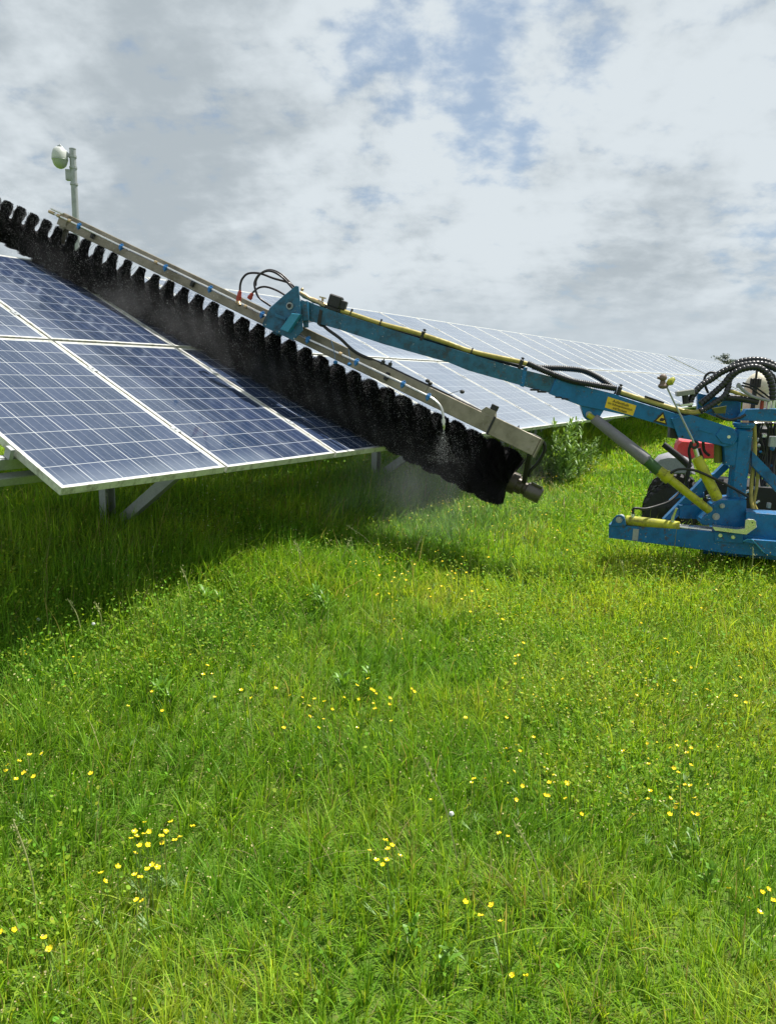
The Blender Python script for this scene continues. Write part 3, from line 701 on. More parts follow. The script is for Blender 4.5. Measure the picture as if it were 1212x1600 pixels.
mb = MB(); rod(mb, [(1036, 694, -.2, .02), (1060, 713, -.18, .022), (1078, 730, -.18, .022)], MP); mb.build('damper', M_blk, WASH, True)
# hoses around the mast
MH = [
 ([(1075.5, 634, .06), (1082.6, 616.6, .04), (1096.8, 601, .02), (1111, 592.5, 0), (1128, 581, 0), (1148, 573, 0), (1175, 568.4, 0), (1196, 570, 0), (1216, 578, 0)], .0215, 1),
 ([(1094, 631, .04), (1113.8, 615, .02), (1130.8, 599.6, .02), (1142, 586, .02), (1161, 576, .03), (1182, 574, .03), (1198, 584, .04), (1206, 604, .04), (1207, 626, .04)], .0225, 1),
 ([(1094, 642.5, .08), (1113.8, 631, .06), (1130.8, 619, .05), (1137, 606, .03), (1140, 592, .0), (1152, 580, -.02)], .0195, 1),
 ([(1140, 575, -.06), (1155, 565.5, -.06), (1175, 562, -.06), (1196, 564, -.06), (1216, 573, -.06)], .0205, 1),
 ([(1106, 614, -.05), (1101, 601, -.05), (1101, 589, -.05), (1109, 582, -.05), (1120, 583, -.05)], .0085, 0),
 ([(1130, 621, .02), (1150, 622, .03), (1168, 625, .03), (1184, 628, .03)], .0215, 0),
 ([(1118, 648, .06), (1130, 654, .07), (1142, 656, .07), (1154, 653, .07), (1164, 648, .06)], .0095, 1),
 ([(1176, 568, -.04), (1194, 577, -.04), (1208, 590, -.04), (1216, 604, -.04)], .019, 1),
]
for k, (px, r, rb) in enumerate(MH): hose('ribbed_hose' if rb else 'hydraulic_hose', px, r, M_rib if rb else M_blk, MP, ribs=bool(rb), period=.024)
hose('grey_hose', [(1152, 606, .06), (1153.5, 600, .06), (1158, 607, .06), (1175, 619, .05), (1202, 626, .05)], .010, M_fender, MP)
hose('thin_hose', [(1160, 598, .0), (1176, 603, .0), (1190, 612, .0), (1203, 622, .0)], .006, M_blk, MP)
hose('thin_hose', [(1158, 602, .03), (1172, 606, .03), (1186, 616, .03), (1200, 625, .03)], .006, M_blk, MP)
hose('water_hose', [(1120, 632, .01), (1132, 618, .01), (1140, 611, .01), (1153, 615, .02), (1172, 624, .02)], .0135, M_yhose, MP)
hose('water_hose', [(1178, 662, -.03), (1179, 690, -.03), (1178, 720, -.03), (1174, 750, -.02), (1173, 780, .0), (1178, 798, .03), (1190, 806, .05), (1216, 800, .05)], .0125, M_yhose, MP)
hose('water_hose', [(1184, 735, -.05), (1182, 760, -.05), (1178, 785, -.04), (1182, 797, -.03)], .010, M_yhose, MP)
hose('cylinder_hose', [(1044, 745, .17), (1049, 738, .17), (1062, 733, .18), (1085, 735, .2), (1114, 747, .2), (1140, 760, .18), (1168, 776, .1)], .0085, M_blk)
hose('cylinder_hose', [(988.8, 803, .05), (988.8, 796, .05), (993, 794, .05), (1008, 795, .02), (1028, 790, -.02), (1046, 783, -.05), (1062, 768, -.1), (1074, 748, -.14), (1077, 728, -.15)], .0085, M_blk)
for px in ([(1080, 690, -.05), (1076, 704, -.05), (1078, 722, -.05), (1072, 745, -.05), (1074, 770, -.1)], [(1098, 690, -.05), (1100, 704, -.05), (1108, 712, -.05)], [(1092, 700, -.1), (1098, 720, -.1), (1100, 745, -.1), (1108, 770, -.1)]):
    hose('cylinder_hose', px, .0095, M_blk)
# work lamp and little fittings
mb = MB(); ax_ = (MP.h if MP.h.x > 0 else -MP.h); lx = ax_*math.cos(-.18)-zr*math.sin(-.18); lz = ax_*math.sin(-.18)+zr*math.cos(-.18)
c = MP.p(1069.5, 613.5, .08); mb.frame_box(c, lx, MP.n, lz, .054, .04, .016, .003); 
M_lamp = worn('grey_lamp', (.22, .22, .2), (.08, .08, .07), .4, amt=.5); lo = mb.build('work_lamp', M_lamp, WASH)
mb = MB(); mb.cyl(c-lz*.018, c-lz*.07, .02, 10); mb.build('lamp_stem', M_blk, lo)
mb = MB(); mb.frame_box(c-lz*.078, lx, MP.n, lz, .04, .03, .008, .002); mb.cyl(c-lz*.08-lx*.05, c-lz*.062-lx*.05, .012, 8); mb.build('lamp_foot', M_chrome, lo)
mb = MB(); mb.frame_box(Bp(1022, 624, .02), hx, BP.n, hz, .065, .012, .006, .002); mb.build('cable_guard', M_blk, WASH)
for (u, v) in ((1153, 780), (1108, 776), (1160, 770)):
    mb = MB(); c = MP.p(u, v, -.12); mb.frame_box(c, lx, MP.n, lz, .02, .015, .012, .003); mb.cyl(c, c+lx*.05+lz*.01, .01, 8); mb.build('pipe_fitting', M_chrome, WASH)
# machine clutter to the right of the mast: pump unit
pump = MB(); c = MP.p(1206, 705, -.35)
pump.frame_box(c, ax_, MP.n, zr, .13, .12, .17, .01)
for k in range(6): pump.frame_box(c+MP.n*.125+zr*(-.13+.05*k), ax_, MP.n, zr, .12, .008, .012, .002)
pb_ = pump.build('pump_block', M_blk, WASH)
R2 = random.Random(5)
for k in range(16):
    u = R2.uniform(1180, 1210); v = R2.uniform(664, 790); c = MP.p(u, v, R2.uniform(-.2, -.1)); mb = MB()
    kind = R2.choice('bct')
    if kind == 'b': mb.frame_box(c, ax_, MP.n, zr, R2.uniform(.01, .03), .015, R2.uniform(.008, .025), .003)
    elif kind == 'c': mb.cyl(c, c+Vector((R2.uniform(-.05, .05), 0, R2.uniform(-.05, .05))), R2.uniform(.006, .014), 10)
    else: mb.sphere(c, R2.uniform(.01, .018), 8)
    mb.build('pump_fitting', R2.choice([M_chrome, M_chrome, M_blk, M_galv, M_brass, M_blue]), pb_, True)
for k in range(9):
    u = 1181+k*3.8; hose('pump_hose', [(u, 660, -.1), (u+R2.uniform(-6, 6), 675, -.14), (u+R2.uniform(-8, 8), 700, -.16), (u+R2.uniform(-8, 8), 730, -.16), (u+R2.uniform(-8, 8), 760, -.12)], R2.choice([.005, .008, .01]), R2.choice([M_blk, M_blk, M_hosedark, M_rib]), MP, parent=pb_)
mb = MB(); mb.frame_box(MP.p(1209, 690, -.05), ax_, MP.n, zr, .03, .02, .035, .004); mb.build('control_box', M_galv, pb_)
for u, v in ((1190, 632), (1200, 634), (1208, 630)):
    mb = MB(); c = MP.p(u, v, .0); mb.cyl(c-zr*.03, c+zr*.03, .012, 10); mb.cyl(c+zr*.03, c+zr*.045, .018, 8); mb.build('valve_spool', M_red if u == 1190 else M_chrome, WASH, True)
# ------------------------------------------------------------------ tractor behind
def tractor():
    wc = at(1050, 780, 6.3); R_ = .225; wc.z = R_+.29
    root = empty('tractor', (wc.x+.6, wc.y, 0), 'small red tractor half hidden behind the blue mast, grey mudguard over its tyre', 'tractor')
    fx = Vector((.93, -.36, 0)).normalized(); fy = Vector((-.36, -.93, 0)).normalized()   # fy towards camera
    def wheel(c, r, w):
        t = MB(); prof = [(-w*1.02, r*.55), (-w, r*.9), (-w*.8, r*.97), (0, r), (w*.8, r*.97), (w, r*.9), (w*1.02, r*.55)]
        t.tube([c+fy*x for x, _ in prof], [q for _, q in prof], 36)
        for k in range(22):
            a = 2*PI*k/22
            for s in (-1, 1):
                er = fx*math.cos(a+s*.08)+zr*math.sin(a+s*.08)
                t.bar(c+er*r*.985+fy*s*w*.1, c+(fx*math.cos(a-s*.12+ (.1*s))+zr*math.sin(a-s*.12+(.1*s)))*r*.99+fy*s*w*.98, .028, .03, er)
        o = t.build('wheel', M_tyre, root, True)
        h = MB(); h.tube([c-fy*w*.9, c+fy*w*1.0, c+fy*w*1.04, c+fy*w*1.08, c+fy*w*1.1], [r*.5, r*.5, r*.44, r*.42, r*.1], 24)
        for k in range(5):
            a = 2*PI*k/5; p = c+fy*w*1.08+(fx*math.cos(a)+zr*math.sin(a))*r*.22; h.cyl(p, p+fy*.02, .012, 6)
        h.build('rim', M_blk, o, True)
    up_ = zr*.08
    wheel(wc, R_, .09); wheel(wc+fx*1.3+up_, .31, .12)
    wheel(wc-fy*.85, R_, .09); wheel(wc+fx*1.3-fy*.9+up_, .31, .12)
    TPn = VPlane(wc+fy*.12, wc+fy*.12+fx)
    ext('mudguard', [(1014, 740), (1017, 726), (1026, 716), (1042, 711.5), (1060, 712), (1074, 718), (1083, 730), (1086, 742)], M_fender, 0, .3, TPn, .03, root, True)
    hc = wc+fx*.62-fy*.45
    ext('bonnet', [(1049, 718), (1053, 695), (1060, 688), (1112, 690), (1150, 694), (1150, 717)], M_redp, -.2, .5, TPn, .03, root, True)
    ch = MB(); ch.frame_box(hc+zr*.1+fx*.35, fx, fy, zr, .72, .16, .15, .04); ch.bar(wc-fy*.85, wc, .06, .06); ch.build('chassis', M_blk, root)
    e = MB(); e.frame_box(hc+fx*.9+zr*.5, fx, fy, zr, .25, .25, .3, .03)
    for k in range(5): e.cyl(hc+fx*(.7+.1*k)+fy*.26+zr*.3, hc+fx*(.7+.1*k)+fy*.27+zr*.7, .02, 8)
    e.build('engine', M_blk, root)
    cc = at(1187, 603, 6.9); cv = MB(); cv.sphere(cc-zr*.02, .14, 20, (.95, .9, 1.05)); cv.frame_box(cc-zr*.2, fx, fy, zr, .12, .12, .16, .04); cv.cyl(Vector((cc.x, cc.y, .75)), cc-zr*.2, .05); cv.build('air_filter_cover', M_cream, root, True)
    k = MB()
    c2 = at(1180, 598, 6.7)
    for dx in (-.03, -.01, .01, .03): k.tube([c2+fx*dx-zr*.04, c2+fx*dx-zr*.035, c2+fx*dx+zr*.035, c2+fx*dx+zr*.04], [.01, .016, .016, .01], 8)
    k.cyl(c2+zr*.03, c2+zr*.13, .01, 8); k.cyl(c2-zr*.5, c2-zr*.03, .02, 8); k.build('coil_fitting', M_blk, root, True)
    return root
tractor()
# ------------------------------------------------------------------ ground
def sstep(t): t = np.clip(t, 0, 1); return t*t*(3-2*t)
def gzn(x, y):
    x = np.asarray(x, float); y = np.asarray(y, float)
    u = (x-ORI.x)*(-math.cos(AZ))+(y-ORI.y)*math.sin(AZ)
    al = (x-ORI.x)*ROW.x+(y-ORI.y)*ROW.y
    bank = .30*sstep((y-1.4)/3.4)+.08*sstep((u+1.5)/1.4)+.10*sstep((u-.05)/.9)-.15*sstep((u-3.2)/2.5)+.04*np.exp(-((x-2.5)/1.6)**2-((y-5.1)/.95)**2)+.12*sstep((u+.2)/.8)*sstep((al-7)/3)*(1-sstep((u-3.2)/2.5))
    return .04*np.sin(x*.55+1.3)*np.cos(y*.43+.4)+.025*np.sin(x*1.3+y*.9)+.015*np.sin(x*2.9-y*2.1)+bank
def gz(x, y): return float(gzn(x, y))
def ong(u, v, h):
    P = onz(u, v, .3)
    for _ in range(8): P = onz(u, v, .5*(P.z+gz(P.x, P.y)+h))
    return P
def ground():
    xs = np.concatenate([-np.geomspace(12, 900, 24)[::-1], np.linspace(-11.5, 24, 143), np.geomspace(25, 900, 24)])
    ys = np.concatenate([-np.geomspace(3, 900, 16)[::-1], np.linspace(-2.5, 40, 171), np.geomspace(42, 1500, 24)])
    X, Y = np.meshgrid(xs, ys); Z = gzn(X, Y)
    Z = Z*np.clip(1.2-np.hypot(X, Y)/60, 0, 1) - np.clip(np.hypot(X, Y)-60, 0, None)*.002
    me = bpy.data.meshes.new('ground'); nx = len(xs); ny = len(ys)
    F = [(j*nx+i, j*nx+i+1, (j+1)*nx+i+1, (j+1)*nx+i) for j in range(ny-1) for i in range(nx-1)]
    me.from_pydata(np.stack([X.ravel(), Y.ravel(), Z.ravel()], 1).tolist(), [], F)
    me.polygons.foreach_set('use_smooth', [True]*len(F))
    m, nt, b = newmat('soil_and_thatch')
    n1 = noise_(nt, 1.2, 6, .6); n2 = noise_(nt, 40, 5, .7)
    c = mixc(nt, ramp(nt, n1, .35, .65), (.07, .15, .018), (.11, .19, .025))
    c = mixc(nt, ramp(nt, n2, .45, .7), c, (.15, .17, .05))
    nt.links.new(c, b.inputs['Base Color']); b.inputs['Roughness'].default_value = .95; b.inputs['Specular IOR Level'].default_value = .1
    bp = N(nt, 'ShaderNodeBump'); bp.inputs['Strength'].default_value = .6; bp.inputs['Distance'].default_value = .02; nt.links.new(n2, bp.inputs['Height']); nt.links.new(bp.outputs[0], b.inputs['Normal'])
    me.materials.append(m); o = bpy.data.objects.new('ground', me); COL.objects.link(o); tag(o, kind='structure')
ground()
# ------------------------------------------------------------------ grass
def leafmat(name, transl=.5, rough=.5, spec=.2):
    m, nt, b = newmat(name)
    at_ = N(nt, 'ShaderNodeAttribute'); at_.attribute_name = 'Col'
    nt.links.new(at_.outputs['Color'], b.inputs['Base Color']); b.inputs['Roughness'].default_value = rough; b.inputs['Specular IOR Level'].default_value = spec
    tr = N(nt, 'ShaderNodeBsdfTranslucent')
    tc = mixc(nt, 1.0, at_.outputs['Color'], (1.4, 1.22, .6), 'MULTIPLY'); nt.links.new(tc, tr.inputs['Color'])
    mx = N(nt, 'ShaderNodeMixShader'); mx.inputs[0].default_value = transl
    nt.links.new(b.outputs[0], mx.inputs[1]); nt.links.new(tr.outputs[0], mx.inputs[2])
    nt.links.new(mx.outputs[0], nt.nodes['Material Output'].inputs['Surface'])
    return m
M_grass = leafmat('grass_blade'); M_leaf = leafmat('broad_leaf', .4, .6, .15)
class VN:   # smooth value noise on arrays
    def __init__(s, seed): s.g = np.random.default_rng(seed).uniform(0, 1, (256, 256))
    def __call__(s, x, y):
        xi = np.floor(x).astype(int); yi = np.floor(y).astype(int); fx = x-xi; fy = y-yi
        fx = fx*fx*(3-2*fx); fy = fy*fy*(3-2*fy); g = s.g
        a = g[xi % 256, yi % 256]; b = g[(xi+1) % 256, yi % 256]; c = g[xi % 256, (yi+1) % 256]; d = g[(xi+1) % 256, (yi+1) % 256]
        return (a*(1-fx)+b*fx)*(1-fy)+(c*(1-fx)+d*fx)*fy
v1, v2, v3, v4, v5, v6 = [VN(k) for k in range(6)]
def fbm(vn, x, y, o=3):
    s = 0; a = .5; t = 0
    for k in range(o): s = s+a*vn(x*2**k+k*17.3, y*2**k+k*9.1); t += a; a *= .5
    return s/t
def under(x, y):
    """how far behind the low edge of the tables a point lies (metres)"""
    return (x-ORI.x)*(-math.cos(AZ))+(y-ORI.y)*math.sin(AZ)
def along(x, y): return (x-ORI.x)*ROW.x+(y-ORI.y)*ROW.y
def sample(n, dmin, dmax, half, power, dflat=3.0):
    d = np.linspace(dmin, dmax, 4000); rho = np.where(d < dflat, 1.0, (dflat/d)**power); cdf = np.cumsum(d*rho); cdf /= cdf[-1]
    r = np.interp(rng.uniform(0, 1, n), cdf, d); a = rng.uniform(-half, half, n)+.02
    return r*np.sin(a), r*np.cos(a), r
def strips(name, V, Fq, Ft, colv, mat, kind='stuff', label=None, cat=None, group=None):
    me = bpy.data.meshes.new(name)
    me.vertices.add(len(V)); me.vertices.foreach_set('co', V.astype(np.float32).ravel())
    loops = np.concatenate([Fq.ravel(), Ft.ravel()]).astype(np.int32)
    starts = np.concatenate([np.arange(len(Fq))*4, len(Fq)*4+np.arange(len(Ft))*3]).astype(np.int32)
    me.loops.add(len(loops)); me.loops.foreach_set('vertex_index', loops)
    me.polygons.add(len(starts)); me.polygons.foreach_set('loop_start', starts)
    me.polygons.foreach_set('use_smooth', np.ones(len(starts), bool))
    me.update(calc_edges=True)
    ca = me.color_attributes.new('Col', 'FLOAT_COLOR', 'POINT')
    ca.data.foreach_set('color', np.hstack([colv, np.ones((len(colv), 1))]).astype(np.float32).ravel())
    me.materials.append(mat); o = bpy.data.objects.new(name, me); COL.objects.link(o)
    tag(o, label, cat, group, kind); return o
def blades(x, y, z, h, w, lean, ldir, face, col, curve=None):
    """arrays -> tapered, bent blades with 4 levels"""
    n = len(x); L = 4; ts = np.array([0, .38, .72, 1.0])
    dx = np.cos(ldir); dy = np.sin(ldir); wx = np.cos(face); wy = np.sin(face)
    V = np.zeros((n, 7, 3))
    prof = [1.0, .95, .62]
    for i, t in enumerate(ts):
        bend = lean*(t**1.9)
        hz = h*(t - .35*lean*t**2.4*.8)
        cx = x+dx*h*bend; cy = y+dy*h*bend; cz = z+hz
        if i < 3:
            ww = w*prof[i]*.5
            V[:, 2*i] = np.stack([cx-wx*ww, cy-wy*ww, cz], 1); V[:, 2*i+1] = np.stack([cx+wx*ww, cy+wy*ww, cz], 1)
        else: V[:, 6] = np.stack([cx, cy, cz], 1)
    b = (np.arange(n)*7)[:, None]
    Fq = np.concatenate([b+np.array([[0, 1, 3, 2]]), b+np.array([[2, 3, 5, 4]])]); Ft = b+np.array([[4, 5, 6]])
    C = np.repeat(col[:, None, :], 7, 1)
    return V.reshape(-1, 3), Fq, Ft, C.reshape(-1, 3)
def merge(parts):
    V = []; Q = []; Tt = []; C = []; k = 0
    for v, q, t, c in parts: V.append(v); Q.append(q+k); Tt.append(t+k); C.append(c); k += len(v)
    return np.vstack(V), np.vstack(Q), np.vstack(Tt), np.vstack(C)
def gcol(x, y, n):
    pat = fbm(v1, x*.7+3, y*.7+5); pat2 = fbm(v2, x*2.6, y*2.6)
    k = np.clip(.38+(pat-.5)*1.4+(pat2-.5)*1.3+rng.normal(0, .26, n), 0, 1)[:, None]
    deep = np.array([.13, .30, .022]); mid = np.array([.235, .42, .032]); yel = np.array([.38, .50, .05])
    c = np.where(k < .5, deep+(mid-deep)*k*2, mid+(yel-mid)*(k-.5)*2)
    dry = rng.uniform(0, 1, n) < .03+.07*(pat2 > .6)
    c[dry] = np.array([.36, .33, .14])*rng.uniform(.6, 1.15, (dry.sum(), 1))
    c *= rng.uniform(.55, 1.35, (n, 1)); return c
def grass():
    parts = []
    N1 = 760000
    x, y, d = sample(N1, .95, 48, .84, 1.62)
    # pull most of the blades into tufts
    tx = np.floor(x/.075); ty = np.floor(y/.075); hsh = lambda a, b, s: np.modf(np.abs(np.sin(a*127.1+b*311.7+s)*43758.5453))[0]
    cx = (tx+.15+.7*hsh(tx, ty, .1))*.075; cy = (ty+.15+.7*hsh(tx, ty, .7))*.075
    intuft = (rng.uniform(0, 1, N1) < .62) & (d < 9)
    f = rng.uniform(.25, .6, N1); x = np.where(intuft, cx+(x-cx)*f, x); y = np.where(intuft, cy+(y-cy)*f, y)
    u = under(x, y); al = along(x, y)
    un = np.clip((u-.0)/.5, 0, 1)*(al > -1.5)*np.clip((4.5-u)/.6, 0, 1)
    hp = fbm(v3, x*.9, y*.9); hp2 = fbm(v4, x*3.1, y*3.1)
    h = .03+.055*np.clip(hp*1.5-.25, 0, 1)+.05*hp2+rng.gamma(1.6, .018, N1)
    h *= np.where(intuft, .75+.6*hsh(tx, ty, 1.9), .85)
    mound = np.exp(-(((x+.7)/.5)**2+((y-4.3)/.35)**2)); h += .09*mound
    edgetall = np.exp(-((u+.05)/.4)**2)*(al > -1); h += .07*edgetall*hp2
    h *= np.clip(.72+.07*d, 0, 1)
    h += un*(.12+.22*hp)
    h = np.clip(h, .04, .6)
    w = np.maximum(.0034, d*.00105)*rng.uniform(.7, 1.5, N1)*np.where(h > .2, 1.1, 1)
    flow = fbm(v5, x*1.1, y*1.1, 2)*4*PI
    out = np.arctan2(y-cy, x-cx)
    ld = np.where(intuft & (rng.uniform(0, 1, N1) < .6), out, flow+rng.normal(0, 1.1, N1))
    lean = np.abs(rng.normal(.5, .38, N1))
    face = ld+PI/2+rng.normal(0, .55, N1)
    z = gzn(x, y)-.008
    parts.append(blades(x, y, z, h, w, lean, ld, face, gcol(x, y, N1)))
    # long thin strands and pale stalks
    N2 = 3500; x, y, d = sample(N2, 1.1, 30, .66, 1.3)
    u = under(x, y); un = np.clip(u/.6, 0, 1)*(along(x, y) > -1.5)
    h = rng.uniform(.2, .36, N2)+un*.15; w = np.maximum(.0018, d*.0006)*rng.uniform(.8, 1.2, N2)
    c = np.array([.2, .27, .06])*rng.uniform(.7, 1.3, (N2, 1)); dr = rng.uniform(0, 1, N2) < .3; c[dr] = np.array([.42, .38, .18])*rng.uniform(.7, 1.1, (dr.sum(), 1))
    parts.append(blades(x, y, gzn(x, y)-.008, h, w, np.abs(rng.normal(.45, .4, N2)), rng.uniform(0, 2*PI, N2), rng.uniform(0, 2*PI, N2), c))
    V, Q, Tt, C = merge(parts)
    strips('grass', V, Q, Tt, C, M_grass, label='lush green meadow grass with mixed tufts and stray stalks', cat='grass')
grass()
def leaflets(name, x, y, z, size, col, label, cat, tiltmax=.9, stem=False):
    n = len(x); az = rng.uniform(0, 2*PI, n); ti = rng.uniform(-tiltmax, tiltmax, n)
    ax = np.stack([np.cos(az)*np.cos(ti), np.sin(az)*np.cos(ti), np.sin(ti)], 1); r2 = rng.uniform(-.6, .6, n)
    bx = np.stack([-np.sin(az)*np.cos(r2), np.cos(az)*np.cos(r2), np.sin(r2)], 1)
    P = np.stack([x, y, z], 1)[:, None, :]
    pr = np.array([(0, 0), (.35, .42), (.8, .4), (1, 0), (.8, -.4), (.35, -.42)])
    V = P+size[:, None, None]*(pr[None, :, :1]*ax[:, None, :]+pr[None, :, 1:]*bx[:, None, :]*.9)
    V[:, 3, 2] -= size*.12
    b = (np.arange(n)*6)[:, None]
    Q = np.concatenate([b+np.array([[0, 1, 2, 3]]), b+np.array([[0, 3, 4, 5]])])
    C = np.repeat(col[:, None, :], 6, 1).reshape(-1, 3)
    return strips(name, V.reshape(-1, 3), Q, np.zeros((0, 3), int), C, M_leaf, label=label, cat=cat)
def weeds():
    n = 180000; x, y, d = sample(n, .95, 22, .84, 1.7)
    p = fbm(v6, x*1.15+7, y*1.15)+.25*fbm(v2, x*5, y*5); keep = p > rng.normal(.68, .09, n)
    x, y, d = x[keep], y[keep], d[keep]; n = len(x)
    h = rng.uniform(.03, .13, n)+.05*fbm(v4, x*3, y*3); un = np.clip(under(x, y)/.5, 0, 1)*(along(x, y) > -1.5)
    h += un*rng.uniform(0, .22, n)
    size = rng.uniform(.007, .017, n)*np.clip(d/4, 1, 3)
    c = np.array([.17, .31, .025])*rng.uniform(.6, 1.45, (n, 1)); c[:, 0] *= rng.uniform(.7, 1.5, n)
    leaflets('clover', x, y, gzn(x, y)+h, size, c, 'low clover and small weed leaves mixed through the grass', 'ground cover')
    # pale seed specks
    n = 60000; x, y, d = sample(n, 1.0, 16, .84, 1.3); p = fbm(v3, x*1.3+20, y*1.3+4); k = p > rng.normal(.55, .1, n); x, y, d = x[k], y[k], d[k]; n = len(x)
    c = np.array([.55, .5, .24])*rng.uniform(.6, 1.2, (n, 1))
    leaflets('grass_seed_heads', x, y, gzn(x, y)+rng.uniform(.09, .23, n), rng.uniform(.003, .007, n)*np.clip(d/4, 1, 2.2), c, 'pale ripening seed specks on fine grass stems', 'seed heads', 1.4)
weeds()
# ------------------------------------------------------------------ buttercups
M_petal, nt, b = newmat('buttercup_yellow'); b.inputs['Base Color'].default_value = (.86, .66, .012, 1); b.inputs['Roughness'].default_value = .25
b.inputs['Subsurface Weight'].default_value = 0
M_stem, nt, b = newmat('flower_stem'); b.inputs['Base Color'].default_value = (.1, .19, .03, 1); b.inputs['Roughness'].default_value = .6
M_ctr, nt, b = newmat('flower_centre'); b.inputs['Base Color'].default_value = (.55, .42, .02, 1); b.inputs['Roughness'].default_value = .6
def buttercup_meshes(seed):
    R = random.Random(seed); r = .0072
    pm = MB()
    for k in range(5):
        a = 2*PI*k/5+R.uniform(-.1, .1); d = Vector((math.cos(a), math.sin(a), 0)); t = Vector((-d.y, d.x, 0)); up = R.uniform(.35, .7)
        P = [Vector((0,0,0)), d*r*.5+t*r*.38+Vector((0,0,r*up*.35)), d*r*.95+t*r*.42+Vector((0,0,r*up*.8)), d*r*1.12+Vector((0,0,r*up)), d*r*.95-t*r*.42+Vector((0,0,r*up*.8)), d*r*.5-t*r*.38+Vector((0,0,r*up*.35)), d*r*.6+Vector((0,0,r*up*.28))]
        pm.add(P, [(0,1,6),(1,2,3,6),(6,3,4,5),(0,6,5)])
    me = bpy.data.meshes.new('petals'); me.from_pydata(pm.v, [], pm.f); me.materials.append(M_petal)
    c = MB(); c.sphere((0,0,r*.2), r*.28, 8, (1,1,.7)); ce = bpy.data.meshes.new('centre'); ce.from_pydata(c.v, [], c.f); ce.materials.append(M_ctr)
    s = MB(); L = .26; bx = R.uniform(-.05, .05); by = R.uniform(-.05, .05)
    s.tube(catmull([Vector((bx, by, -L)), Vector((bx*.5, by*.6, -L*.5)), Vector((0,0,-.001))], 4), .0011, 5)
    # a side leaf
    for q in range(3):
        a = R.uniform(0, 2*PI); p = Vector((bx*.6, by*.6, -L*.6)); d = Vector((math.cos(a), math.sin(a), .5)); t = Vector((-math.sin(a), math.cos(a), 0))
        s.add([p, p+d*.02+t*.003, p+d*.045, p+d*.02-t*.003], [(0,1,2,3)])
    sm = bpy.data.meshes.new('stem'); sm.from_pydata(s.v, [], s.f); sm.materials.append(M_stem)
    return me, ce, sm
BM = [buttercup_meshes(k) for k in range(6)]
Rb = random.Random(3)
def buttercup(u, v, h, label, group, sc=1.0):
    P = ong(u, v, h-.03)
    root = empty('buttercup', (P.x, P.y, P.z), label, 'flower', group)
    root.scale = (sc, sc, 1); me, ce, sm = BM[Rb.randrange(6)]
    tilt = (Rb.uniform(-.5, .6), Rb.uniform(-.45, .45), Rb.uniform(0, 6.28))
    for nm, m in (('petals', me), ('centre', ce), ('stem', sm)):
        o = bpy.data.objects.new(nm, m); COL.objects.link(o); o.parent = root
        if nm != 'stem': o.rotation_euler = tilt
    return root
G1 = 'buttercups in the grass in front of the machine'
near_sets = [
 ('yellow buttercup in the dense patch low at the left, nearest loose clump', 'buttercups of the lower left patch', [(226,1286),(267,1285),(301,1292),(210,1300),(213,1308),(225,1304),(233,1300),(205,1311),(218,1322),(230,1321),(252,1307),(259,1300),(253,1318),(273,1314),(281,1309),(211,1334),(184,1355),(238,1352),(246,1356),(230,1359),(210,1368),(158,1365),(164,1378),(213,1407),(222,1409),(219,1372)]),
 ('yellow buttercup in the small group at the lower middle of the meadow', 'buttercups of the lower middle group', [(577,1330),(602,1314),(606,1327),(625,1338),(588,1345),(604,1345),(598,1352),(612,1322)]),
 ('yellow buttercup in the sparse group near the bottom right of centre', 'buttercups right of the bottom centre', [(727,1410),(768,1415),(751,1432),(782,1441),(800,1525),(821,1526)]),
 ('yellow buttercup in the cluster at the lower right edge of the meadow', 'buttercups at the lower right edge', [(1138,1389),(1191,1395),(1200,1390),(1170,1404),(1208,1408),(1186,1426)]),
 ('yellow buttercup near the bottom left corner of the meadow', 'buttercups in the bottom left corner', [(22,1454),(68,1466),(77,1483),(1,1457)]),
 ('yellow buttercup in the faint group at the middle left edge', 'buttercups at the middle left edge', [(38,1208),(53,1214),(142,1209),(12,1196),(30,1190),(66,1178),(46,1180),(25,1218),(9,1205)]),
]
for lab, grp, pts in near_sets:
    for (u, v) in pts: buttercup(u, v, Rb.uniform(.17, .25), lab, grp, Rb.uniform(.85, 1.15))
sc_sets = [
 (12, 150, 380, 990, 1150, 'small yellow buttercup in the sparse grass left of centre', 'buttercups left of centre'),
 (26, 400, 640, 1010, 1130, 'small yellow buttercup in the loose drift at the centre of the meadow', 'buttercups of the central drift'),
 (34, 820, 1130, 1120, 1265, 'small yellow buttercup in the right hand meadow patch', 'buttercups of the right hand patch'),
 (62, 570, 790, 850, 960, 'tiny yellow buttercup in the thick drift by the edge of the table shadow', 'buttercups by the shadow edge'),
 (34, 690, 860, 775, 850, 'tiny yellow buttercup below the brush end', 'buttercups below the brush end'),
 (36, 820, 1180, 930, 1090, 'small yellow buttercup in the open grass below the machine', 'buttercups below the machine'),
 (14, 640, 820, 1130, 1300, 'small yellow buttercup in the grass right of centre', 'buttercups right of centre'),
 (20, 860, 1000, 700, 860, 'tiny yellow buttercup in the far grass beside the machine', 'far buttercups beside the machine')]
for n, u0, u1, w0, w1, lab, grp in sc_sets:
    cl = [(Rb.uniform(u0, u1), Rb.uniform(w0, w1)) for _ in range(max(3, n//5))]
    for k in range(n):
        c = Rb.choice(cl); sp_ = 8+18*(w0-600)/500
        u = min(max(c[0]+Rb.gauss(0, sp_*1.3), u0-15), u1+15); v = min(max(c[1]+Rb.gauss(0, sp_*1.1), w0-8), w1+8)
        buttercup(u, v, Rb.uniform(.17, .26), lab, grp, Rb.uniform(.75, 1.1))
